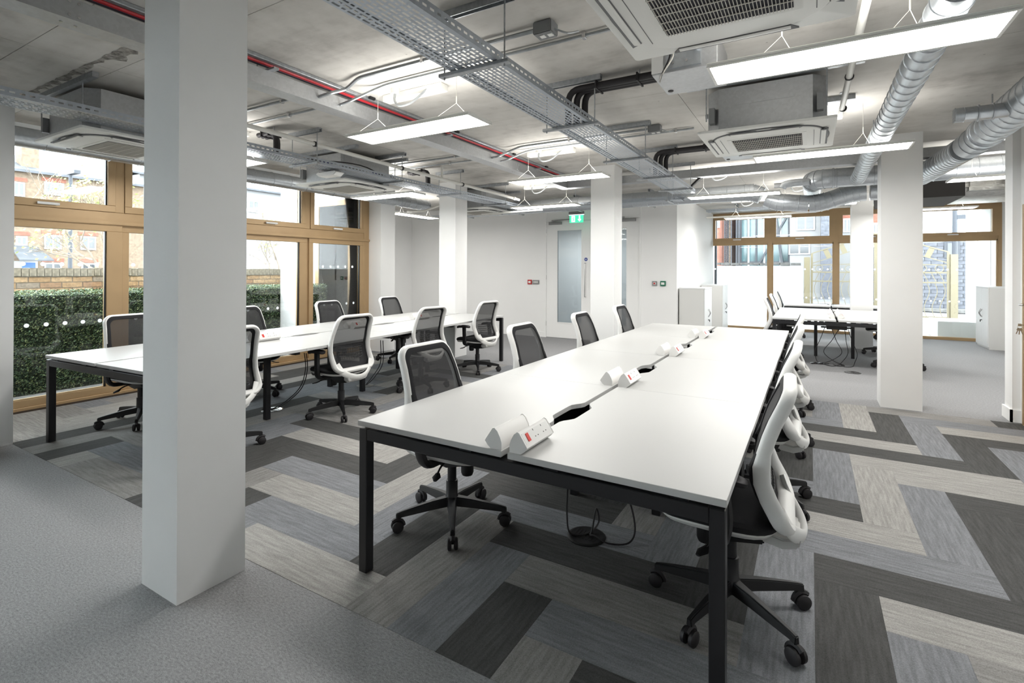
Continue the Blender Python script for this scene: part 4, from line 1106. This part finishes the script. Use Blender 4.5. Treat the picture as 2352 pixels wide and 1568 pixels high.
ducting(G(), [(.525, 1.2, 2.632), (.515, 7.86, 2.64)], .078, .14).build('duct_run', 'galvanised', du, smooth=True)
for y in (2.2, 4.0, 6.0): G().cyl((.52, y, 2.705), (.52, y, CEIL), .005, None, 6).build('hanger_rod', 'strut', du)
du = thing('air_duct', 'thick spiral duct at the right edge with a grilled stub', 'duct', group='spiral ducts')
ducting(G(), [(1.30, 1.5, 2.655), (1.285, 5.75, 2.645)], .125, .135).build('duct_run', 'galvanised', du, smooth=True)
collar(du, (1.285, 5.75, 2.645), (0, 1, 0), .127, .05)
elbow(du, (1.285, 5.74, 2.645), (1.285, 5.95, 2.635), (1.22, 6.35, 2.60), .118, 3)
ducting(G(), [(1.235, 6.22, 2.605), (1.15, 7.86, 2.62)], .112, .09).build('duct_run', 'galvanised', du, smooth=True)
G().cyl((1.285, 5.6, 2.76), (1.285, 5.6, CEIL), .005, None, 6).build('hanger_rod', 'strut', du)
sA = ox(2192, 266, .905); sA = Vector((.905, sA.y, sA.z))
st = G().tube([sA, sA+Vector((.05, 0, 0)), sA+Vector((.052, 0, 0)), sA+Vector((.06, 0, 0)), sA+Vector((.29, -.0, 0))], [.052, .052, .055, .052, .052], 20).build('stub', 'galvanised', du, smooth=True)
g = G()
for k in range(-4, 5): g.bar(sA+Vector((-.002, -.045, .011*k)), sA+Vector((-.002, .045, .011*k)), .004, .003)
g.build('stub_grille', 'grey_metal', st, kind='stuff')
for x in (.13, .21): collar(st, sA+Vector((x, 0, 0)), (1, 0, 0), .052, .012)

# dark bulkhead and foil duct behind the right column
pz = oy(2160, 372, 9.0)
tag(G().bx(.9, oy(2217, 400, 9.0).x, 9.0, 10.3, oy(2160, 452, 9.0).z, CEIL-.003).build('bulkhead', 'soffit_dark'), 'dark boxed bulkhead right of the right column', 'bulkhead')
fo = thing('foil_duct', 'crinkled foil-wrapped duct at the far right below the ceiling', 'duct')
fx = oy(2217, 400, 9.0).x
G().bx(fx+.01, 3.3, 9.05, 9.95, oy(2217, 436, 9.0).z, CEIL-.03).build('wrapped_body', 'foil', fo, bevel=.05, seg=4, smooth=True)
G().tube(smooth_path([(fx+.45, 8.95, 2.62), (fx+.55, 8.9, 2.72), (fx+.7, 9.0, 2.78), (fx+1.2, 9.1, 2.78)], 5), .11, 18).build('flexible_duct', 'foil', fo, smooth=True)
G().loft([[(fx+.02, 9.35, 2.50), (3.3, 9.35, 2.50), (3.3, 10.3, 2.50), (fx+.02, 10.3, 2.50)], [(fx+.01, 9.1, 2.66), (3.3, 9.1, 2.66), (3.3, 10.3, 2.66), (fx+.01, 10.3, 2.66)]]).build('transition', 'foil', fo, bevel=.02, smooth=True)
# small sensor hanging by the bulkhead
se = thing('smoke_sensor', 'small white sensor fixed beside the foil duct', 'sensor', oy(2207, 400, 8.95))
G().bx(-.06, .06, -.02, .04, -.05, .05).build('body', 'unit_white', se, bevel=.01)
G().bx(-.01, .01, 0, .02, .05, CEIL-se.location.z).build('stem', 'unit_white', se)
# hanging leads by the far lights
cable([(-1.20, 7.30, 2.85), (-1.27, 7.32, 2.78), (-1.42, 7.38, 2.66), (-1.50, 7.42, TZ+.02)], 'thick black cable sweeping down to the end of the front tray', .016)
for k in range(2): cable([(-1.14-.02*k, 7.28, 2.86), (-1.24, 7.34, 2.77), (-1.40, 7.40, 2.66), (-1.47, 7.44, TZ+.02)], 'thin grey cable, %s of two following the thick black one' % ('upper', 'lower')[k], .005, 'conduit')
for k in range(3):
    cable([(-4.60+.04*k, 2.6, TZ+.015), (-4.58+.05*k, 3.4, TZ+.02), (-4.62+.04*k, 4.2, TZ+.06+.02*k), (-4.58, 5.0, TZ+.02), (-4.60+.04*k, 7.4, TZ+.015)], 'dark cable lying in the left tray, %s strand' % ('left', 'middle', 'right')[k], .007, 'blue_cable' if k == 1 else 'rubber_black')

# ================================================================== OUTSIDE, GARDEN SIDE
struct('ground_garden', G().bx(-9.2, XL-.36, -8, 6.5, -.25, -.02), 'paving', 'pale paving strip outside the garden window')
struct('ground_street', G().bx(-70, -9.2, -30, 80, -.6, -.3), 'road', 'street beyond the garden wall')
for k in range(14):
    G().bx(-7.78, XL-.14, -1+k*.6, -1+k*.6+.592, -.02, -.005).build('slab', 'paving', bpy.data.objects['ground_garden'])
tag(G().bx(XL-.33, XL-.15, -1, 7, -.005, .004).build('drain_grating', 'grey_metal'), 'narrow metal drain grating along the garden window sill', 'drain')
# hedge
mh, N, L, b = nm('hedge_leaf')
gi = N.new('ShaderNodeNewGeometry'); rm = N.new('ShaderNodeValToRGB'); e = rm.color_ramp.elements
e[0].color = (.035, .07, .035, 1); e[1].color = (.24, .28, .11, 1); q = e.new(.6); q.color = (.075, .13, .06, 1)
L.new(gi.outputs['Random Per Island'], rm.inputs[0]); L.new(rm.outputs[0], b.inputs['Base Color']); b.inputs['Roughness'].default_value = .5
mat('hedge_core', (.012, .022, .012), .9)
hd = thing('hedge', 'clipped dark green box hedge outside the garden window', 'hedge', (-8.0, 4, 0))
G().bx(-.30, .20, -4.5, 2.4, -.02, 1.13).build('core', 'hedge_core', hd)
rh = random.Random(5); g = G()
def leaf(x, y, z, s):
    a = Vector((rh.gauss(0, 1), rh.gauss(0, 1), rh.gauss(0, 1))).normalized(); c = a.orthogonal().normalized(); d_ = a.cross(c)
    p = Vector((x, y, z)); g.poly((p-c*s, p+d_*s*.55, p+c*s, p-d_*s*.55))
for k in range(60000): leaf(.22+rh.uniform(-.03, .035), rh.uniform(-4.5, 2.4), rh.uniform(-.0, 1.16), rh.uniform(.009, .015))
for k in range(14000): leaf(rh.uniform(-.30, .24), rh.uniform(-4.5, 2.4), 1.14+rh.uniform(-.02, .05), rh.uniform(.009, .015))
g.build('leaves', 'hedge_leaf', hd, kind='stuff')
# brick garden wall
bw = thing('garden_wall', 'old yellow brick garden wall rising behind the hedge', 'wall', (-8.72, 0, 0))
G().bx(-.09, .09, -2, 6.5, -.3, 1.05).build('lower_wall', 'house_brick', bw)
G().bx(-.085, .085, -2, 6.5, 1.05, 1.455).build('joints', 'mortar', bw)
bm_ = {}
def piece(name, d, m):
    k = (d, m)
    if k not in bm_:
        o = G().cb((0, 0, 0), d).build(name, m, bw); bm_[k] = o.data; return o
    return ob(name, bm_[k], bw)
rb = random.Random(8)
for r in range(4):
    z = 1.05+.0375+.075*r-.005; y = 1.1-(.1125 if r % 2 else 0)
    while y < 6.4:
        o = piece('brick', (.19, .214, .064), 'brick_%d' % rb.choice((0, 0, 1, 1, 2, 3))); o.location = (rb.uniform(-.002, .003), y, z); y += .225
y = 1.05
while y < 6.4:
    o = piece('cap_brick', (.215, .068, .105), 'brick_cap'); o.location = (0, y, 1.405+rb.uniform(-.004, .004)); y += .076
# outer pier and wing of the building with its own window
struct('wall_outer_pier', G().bx(-7.75, -7.32, 5.42, 5.64, 0, 3.2), 'render_white')
wg = thing('building_wing', 'wing of the building with a bronze framed window seen through the narrow pane', 'building', (-8, 6.53, 0))
G().bx(-.60, .80, 0, .2, 2.75, 3.4).bx(-.60, -.25, 0, .2, 0, 2.75).bx(.74, .80, 0, .2, 0, 2.75).bx(-.25, .74, 0, .2, 0, .12).build('wall', 'render_white', wg)
G().bx(-.25, -.15, -.02, .1, .12, 2.75).bx(.66, .74, -.02, .1, .12, 2.75).bx(-.15, .66, -.02, .1, 2.65, 2.75).bx(-.15, .66, -.02, .1, .12, .2).build('window_frame', 'bronze', wg)
G().bx(-.15, .66, -.014, -.006, .2, 2.65).build('pane', 'glass', wg)
G().bx(-.15, .66, .0, .02, .2, 2.65).build('blind', 'unit_white', wg)

# houses across the street
HX = -40
def hp(px, py): return ox(px, py, HX)
def house(y0, y1, ztop, label, wm, roofh=2.2, wins=(), chimney=None, ledge=True, depth=7, x=HX):
    h = thing('house', label, 'house', (x, (y0+y1)/2, -.4), group='houses across the street')
    w = (y1-y0)/2; zt = ztop+.4
    G().bx(-depth, 0, -w, w, 0, zt).build('walls', wm, h)
    if roofh:
        G().loft([[(.35, -w-.1, zt-.05), (.35, w+.1, zt-.05), (.30, w+.1, zt+.1), (.30, -w-.1, zt+.1)], [(-depth/2, -w-.1, zt+roofh-.1), (-depth/2, w+.1, zt+roofh-.1), (-depth/2, w+.1, zt+roofh), (-depth/2, -w-.1, zt+roofh)], [(-depth-.35, -w-.1, zt-.05), (-depth-.35, w+.1, zt-.05), (-depth-.30, w+.1, zt+.1), (-depth-.30, -w-.1, zt+.1)]]).build('roof', 'slate', h)
    for (a, b_, c, d) in wins:
        a -= (y0+y1)/2; b_ -= (y0+y1)/2; c += .4; d += .4
        wn = G().bx(-.05, .08, a-.08, b_+.08, c-.12, d+.08).build('window', 'upvc', h)
        m_ = (a+b_)/2
        for u, v in ((a, m_-.05), (m_+.05, b_)): G().bx(.0, .10, u, v, c, d).build('pane', 'pane_dark', wn)
        if ledge: G().bx(-.02, .03, a-.2, b_+.2, d+.12, d+.35).build('lintel', 'red_brick', h)
    if chimney:
        G().bx(-1.4, -.5, chimney-.4-(y0+y1)/2, chimney+.4-(y0+y1)/2, zt, zt+2.4).build('chimney', wm, h)
    return h
def wr(x0, y0, x1, y1): a = hp(x0, y0); c = hp(x1, y1); return (a.y, c.y, c.z, a.z)
eave = hp(140, 405).z
house(hp(-60, 400).y, hp(330, 400).y, eave, 'yellow brick terrace seen through the left window', 'house_brick', 1.5,
      (wr(105, 420, 142, 446), wr(33, 420, 52, 447), wr(105, 542, 137, 568), wr(188, 545, 216, 570), wr(105, 606, 137, 617), wr(190, 607, 216, 618), wr(40, 545, 58, 560)), hp(77, 400).y)
pp = thing('porch', 'grey slate porch roof with a blue door on the brick terrace', 'porch', hp(58, 610)+Vector((.12, 0, 0)))
L0, L1 = hp(20, 610).y-pp.location.y, hp(98, 610).y-pp.location.y
zt_ = hp(31, 565).z-pp.location.z; ze = hp(98, 600).z-pp.location.z
G().loft([[(0, L0, zt_), (0, L1*.55, zt_), (0, L1*.55, zt_+.05), (0, L0, zt_+.05)], [(1.6, L0, ze), (1.6, L1, ze), (1.6, L1, ze+.08), (1.6, L0, ze+.08)]]).build('roof', 'slate', pp)
G().bx(.02, .12, hp(48, 610).y-pp.location.y, hp(78, 610).y-pp.location.y, -3, hp(60, 603).z-pp.location.z).build('door', 'door_blue', pp)
G().bx(.0, .06, L0, hp(84, 610).y-pp.location.y, -3, ze).build('surround', 'upvc', pp)
a = hp(566, 470); c = hp(690, 470)
house(a.y-6, c.y+10, hp(620, 425).z, 'pale rendered house seen through the middle window', 'house_white', .8, (wr(606, 462, 622, 482), wr(636, 455, 654, 480)), ledge=False, x=HX-4)
a = hp(105, 400)
house(hp(105, 400).y-4, hp(330, 400).y+12, hp(130, 378).z+1.0, 'modern block with a dark rounded top storey behind the terrace', 'house_white', 0, (), ledge=False, depth=5, x=HX-16)
lp = hp(162, 600)
lpo = thing('lamp_post', 'dark lamp post in front of the brick terrace', 'lamp post', (-20, ox(161, 600, -20).y, -.3))
G().cyl((0, 0, 0), (0, 0, 4.7), .065, .05, 10).build('pole', 'lamp_post', lpo); G().bx(-.1, .5, -.08, .08, 4.68, 4.78).build('lantern', 'lamp_post', lpo)
def tree(x, y, h, label, seed, nleaf, spread=.55):
    r = random.Random(seed); t = thing('tree', label, 'tree', (x, y, -.3), group='trees beyond the garden wall')
    g = G(); tips = []
    def br(p, d, l, rad, lev):
        q = p+d*l; mid = p+d*l*.5+Vector((r.gauss(0, .05), r.gauss(0, .05), 0))*l
        g.tube([p, mid, q], [rad, rad*.85, rad*.62], 5)
        if lev == 0: tips.append(q); return
        for k in range(3 if lev > 1 else 4):
            nd = (d+Vector((r.gauss(0, spread), r.gauss(0, spread), r.gauss(.15, .3)))).normalized(); br(q-d*l*r.uniform(0, .35), nd, l*r.uniform(.62, .82), rad*.6, lev-1)
    br(Vector((0, 0, 0)), Vector((0, 0, 1)), h*.34, h*.014, 5)
    g.build('branches', 'bark', t)
    g = G()
    for k in range(nleaf):
        p = r.choice(tips)+Vector((r.gauss(0, .15), r.gauss(0, .15), r.gauss(0, .15))); s = r.uniform(.03, .055)
        a_ = Vector((r.gauss(0, 1), r.gauss(0, 1), r.gauss(0, 1))).normalized(); c_ = a_.orthogonal().normalized(); d_ = a_.cross(c_)
        g.poly((p-c_*s, p+d_*s*.6, p+c_*s, p-d_*s*.6))
    g.build('leaves', 'leaf_young', t, kind='stuff')
tree(-15.0, ox(245, 600, -15).y, 4.6, 'bare tree with young yellow-green leaves before the terrace', 4, 700)
tree(-18.0, ox(640, 600, -18).y, 4.0, 'bare branching tree seen through the middle window', 9, 350)
tree(-24.0, ox(75, 600, -24).y-1.5, 6.5, 'thin bare tree left before the terrace', 21, 60)

# ================================================================== OUTSIDE, STREET SIDE
struct('ground_forecourt', G().bx(-8, 14, 14.12, 23, -.3, -.04), 'paving', 'pale forecourt outside the far window')
struct('ground_road', G().bx(-30, 40, 23, 70, -.35, -.06), 'road')
struct('trim_1', G().bx(-3.2, 5.0, 14.13, 15.6, 2.93, 3.05), 'render_white', 'white soffit over the forecourt')
struct('wall_outer_right', G().bx(3.40, 3.6, 14.26, 17.0, 0, 4.2), 'render_white', 'white panelled side wall outside the far window')
for y in (14.9, 15.9): G().bx(3.396, 3.401, y, y+.008, 0, 4.2).build('panel_joint', 'coping', bpy.data.objects['wall_outer_right'])
struct('wall_outer_left', G().bx(-2.6, -2.36, 14.26, 15.3, 0, 2.93), 'render_white')
tag(G().bx(-2.36, -2.28, 15.2, 15.3, 0, 2.93).build('drainpipe', 'lamp_post'), 'dark vertical post outside the left end of the street window', 'post')
tag(G().bx(2.42, 3.39, 14.45, 15.5, -.04, .36).build('planter_wall', 'render_white', bevel=.01), 'low white planter box outside the right of the street window', 'planter')
YW = 19.0
ww = thing('boundary_wall', 'white rendered boundary wall with rough dark coping', 'wall', (-4.2, YW, 0))
G().bx(-4, 3.98, 0, .22, -.3, 1.62).build('wall', 'render_white', ww)
rc = random.Random(2); 
for k in range(26): G().cb((0, 0, 0), (.29, .30+rc.uniform(-.03, .04), .08+rc.uniform(-.02, .03))).build('coping_stone', 'coping', ww, (-3.85+.305*k, .1, 1.68+rc.uniform(-.01, .02)), (0, 0, rc.uniform(-.06, .06)))
# gate
def gpost(x, h, label): tag(G().bx(x-.085, x+.085, YW-.085, YW+.085, -.2, h).build('gate_post', 'cream_steel', bevel=.008), label, 'gate post')
gpost(-.105, 1.90, 'thick cream gate post at the end of the white boundary wall'); gpost(3.54, 1.95, 'thick cream gate post next to the white side wall')
def gate(xh, xm_, label):
    t = thing('gate_leaf', label, 'gate', (xh, YW, 0)); s = 1 if xm_ > xh else -1; w = abs(xm_-xh)
    def bar(a, b_, r=.016, nme='rail'): return G().bar((s*a[0], 0, a[1]), (s*b_[0], 0, b_[1]), r*2, r*2, (0, 1, 0)).build(nme, 'cream_steel', t)
    bar((0, .0), (0, 2.02), .03, 'stile'); bar((w, 0), (w, 2.62), .03, 'stile')
    for z in (.12, 1.13, 1.42): bar((0, z), (w, z), .02)
    bar((0, 2.02), (w, 2.62)); bar((0, 1.70), (w, 2.30), .012); bar((0, 1.64), (w, 1.70), .012)
    for k in range(9):
        x = w*(k+.7)/9.2
        pts = [(s*(x+.06*math.sin((z-.12)/1.01*2*math.pi)), 0, z) for z in [.12+1.01*i/16 for i in range(17)]]
        G().tube(pts, .010, 6).build('wavy_bar', 'cream_steel', t, smooth=True)
        bar((x-.04, 1.13), (x+.08, 1.42), .009, 'short_bar')
    for k in range(4):
        cx = s*w*(k+.5)/4.2; rr_ = .10
        G().tube([(cx+rr_*math.cos(q*math.pi/10), 0, 1.54+rr_*math.sin(q*math.pi/10)) for q in range(20)], .010, 6, closed=True).build('scroll_ring', 'cream_steel', t)
    for k in range(3):
        x = w*(.25+.25*k); z = 1.86+.6*x/w
        G().bar((s*(x-.05), 0, z+.13), (s*(x+.06), 0, z-.13), .14, .01, (0, 1, 0)).build('plate', 'cream_steel', t)
gate(.03, 1.70, 'cream steel gate leaf with wavy bars, left half'); gate(3.42, 1.76, 'cream steel gate leaf with wavy bars, right half')
# street buildings
def box_building(px0, px1, y, z1, m, name, label, wins=(), wm='pane_dark', dpt=8, z0=-.3, win_frame='upvc'):
    a = oy(px0, 560, y).x; c = oy(px1, 560, y).x
    t = thing(name, label, 'building', ((a+c)/2, y, 0)); w = (c-a)/2
    G().bx(-w, w, 0, dpt, z0, z1).build('walls', m, t)
    for (p0, q0, p1, q1) in wins:
        u = oy(p0, q0, y); v = oy(p1, q1, y); cx = (a+c)/2
        f_ = G().bx(u.x-cx-.08, v.x-cx+.08, -.06, .02, v.z-.08, u.z+.08).build('window', win_frame, t)
        md = (u.x+v.x)/2-cx
        for i0, i1 in ((u.x-cx, md-.04), (md+.04, v.x-cx)): G().bx(i0, i1, -.08, -.05, v.z, u.z).build('pane', wm, f_)
    return t
YG = 34
tg = box_building(1702, 1812, YG, 9, 'teal_glass', 'glass_building', 'teal glass office building over the boundary wall')
wv = (oy(1812, 560, YG).x-oy(1702, 560, YG).x)/2
for k in range(7): G().bx(-wv+2*wv*k/6-.05, -wv+2*wv*k/6+.05, -.12, 0, 0, 9).build('mullion', 'upvc' if k % 2 else 'steel_dark', tg)
for z in (1.9, 3.4, 4.6, 6.2): G().bx(-wv, wv, -.10, 0, z, z+.12).build('floor_band', 'upvc' if z > 2 else 'steel_dark', tg)
G().bar((-wv*.2, -.25, 1.9), (wv*.9, -.25, 4.6), .10, .10).bar((wv*.75, -.3, 1.7), (wv*.35, -.3, 6), .14, .14).build('brace', 'steel_dark', tg)
for k, (p0, p1) in enumerate(((1664, 1672), (1672.5, 1680), (1691, 1698))):
    y = 31; a = oy(p0, 560, y).x; c = oy(p1, 560, y).x
    t = thing('lattice_column', 'diagonal lattice steel column, %s beside the glass building' % ('leftmost', 'middle', 'rightmost')[k], 'column', ((a+c)/2, y, 0)); w = (c-a)/2
    g = G(); z = 0
    while z < 5.6:
        g.bar((-w, 0, z), (w, 0, z+2*w), .035, .035, (0, 1, 0)).bar((w, 0, z), (-w, 0, z+2*w), .035, .035, (0, 1, 0)); z += w
    g.build('lattice', 'steel_dark' if k != 1 else 'bark', t, kind='stuff'); G().bx(-w-.02, -w+.03, -.03, .03, 0, 5.7).bx(w-.03, w+.02, -.03, .03, 0, 5.7).build('chord', 'steel_dark', t)
box_building(1630, 1700, 38, 9, 'house_white', 'pale_building', 'pale building behind the lattice columns')
box_building(1590, 1652, 30, 7, 'red_brick', 'brick_building', 'red brick building at the left end of the street window', ((1640, 510, 1650, 520),))
box_building(1814, 1893, 33, 9, 'house_white', 'white_building', 'white building with balcony windows behind the gate', ((1815, 562, 1857, 581), (1832, 500, 1868, 525)))
bx_ = box_building(1885, 1915, 32, 9, 'grey_brick', 'dark_building', 'dark slatted building strip behind the gate', dpt=.9)
bq = box_building(1918, 2030, 36, 9, 'house_white', 'brick_building', 'building with red brick upper storey beside the far column', ((1940, 505, 1952, 530), (2008, 515, 2016, 535)))
wq = (oy(2030, 560, 36).x-oy(1918, 560, 36).x)/2; G().bx(-wq, wq, -.03, 0, 4.0, 9).build('upper_wall', 'red_brick', bq)
gb = thing('grey_brick_building', 'grey brick building with dark windows behind the right gate leaf', 'building', (4.6, 27, 0))
a = oy(2040, 560, 27).x-4.6; c = oy(2260, 560, 27).x-4.6; zt = oy(2150, 553, 27).z
G().bx(a, c, .02, 6, -.3, zt).build('walls', 'grey_brick_joint', gb)
bd = None; nb = 0; z = -.2; r = 0; rest = G(); cells = []
while z < zt-.1:
    x = a-(.2 if r % 2 else 0)
    while x < c-.4: cells.append((x+.2, z)); x += .41
    z += .15; r += 1
cells.sort(key=lambda q: (abs(q[0]-.2)*.6+abs(q[1]-1.2)))
for k, (x, z) in enumerate(cells):
    if k < 290:
        if bd is None: o = G().cb((0, 0, 0), (.39, .04, .135)).build('brick', 'grey_brick', gb); bd = o.data
        else: o = ob('brick', bd, gb)
        o.location = (x, .005, z+.07)
    else: rest.cb((x, .005, z+.07), (.39, .04, .135))
rest.build('bricks', 'grey_brick', gb, kind='stuff')
u = oy(2168, 553, 27); v = oy(2204, 592, 27)
wn = G().bx(u.x-4.6, v.x-4.6, -.06, -.02, v.z, u.z).build('window', 'steel_dark', gb); G().bx(u.x-4.6+.1, v.x-4.6-.1, -.075, -.055, v.z+.1, u.z-.1).build('pane', 'pane_dark', wn)
ps = thing('street_post', 'tall dark post with a bracket against the pale sky', 'post', oy(2193, 620, 26)); ps.location.z = -.06
G().cyl((0, 0, 0), (0, 0, 5.2), .09, .08, 10).build('pole', 'lamp_post', ps); G().bx(0, .9, -.05, .05, oy(2193, 497, 26).z-.05, oy(2193, 497, 26).z+.12).build('bracket', 'lamp_post', ps)
kb = thing('kerb', 'curved pale kerb of the road behind the gate', 'kerb')
G().tube(smooth_path([(6.2, 24.4, -.04), (4.6, 23.8, -.02), (3.2, 24.6, -.02), (2.2, 26.5, -.04)], 6), .12, 6).build('kerb_stone', 'coping', kb)
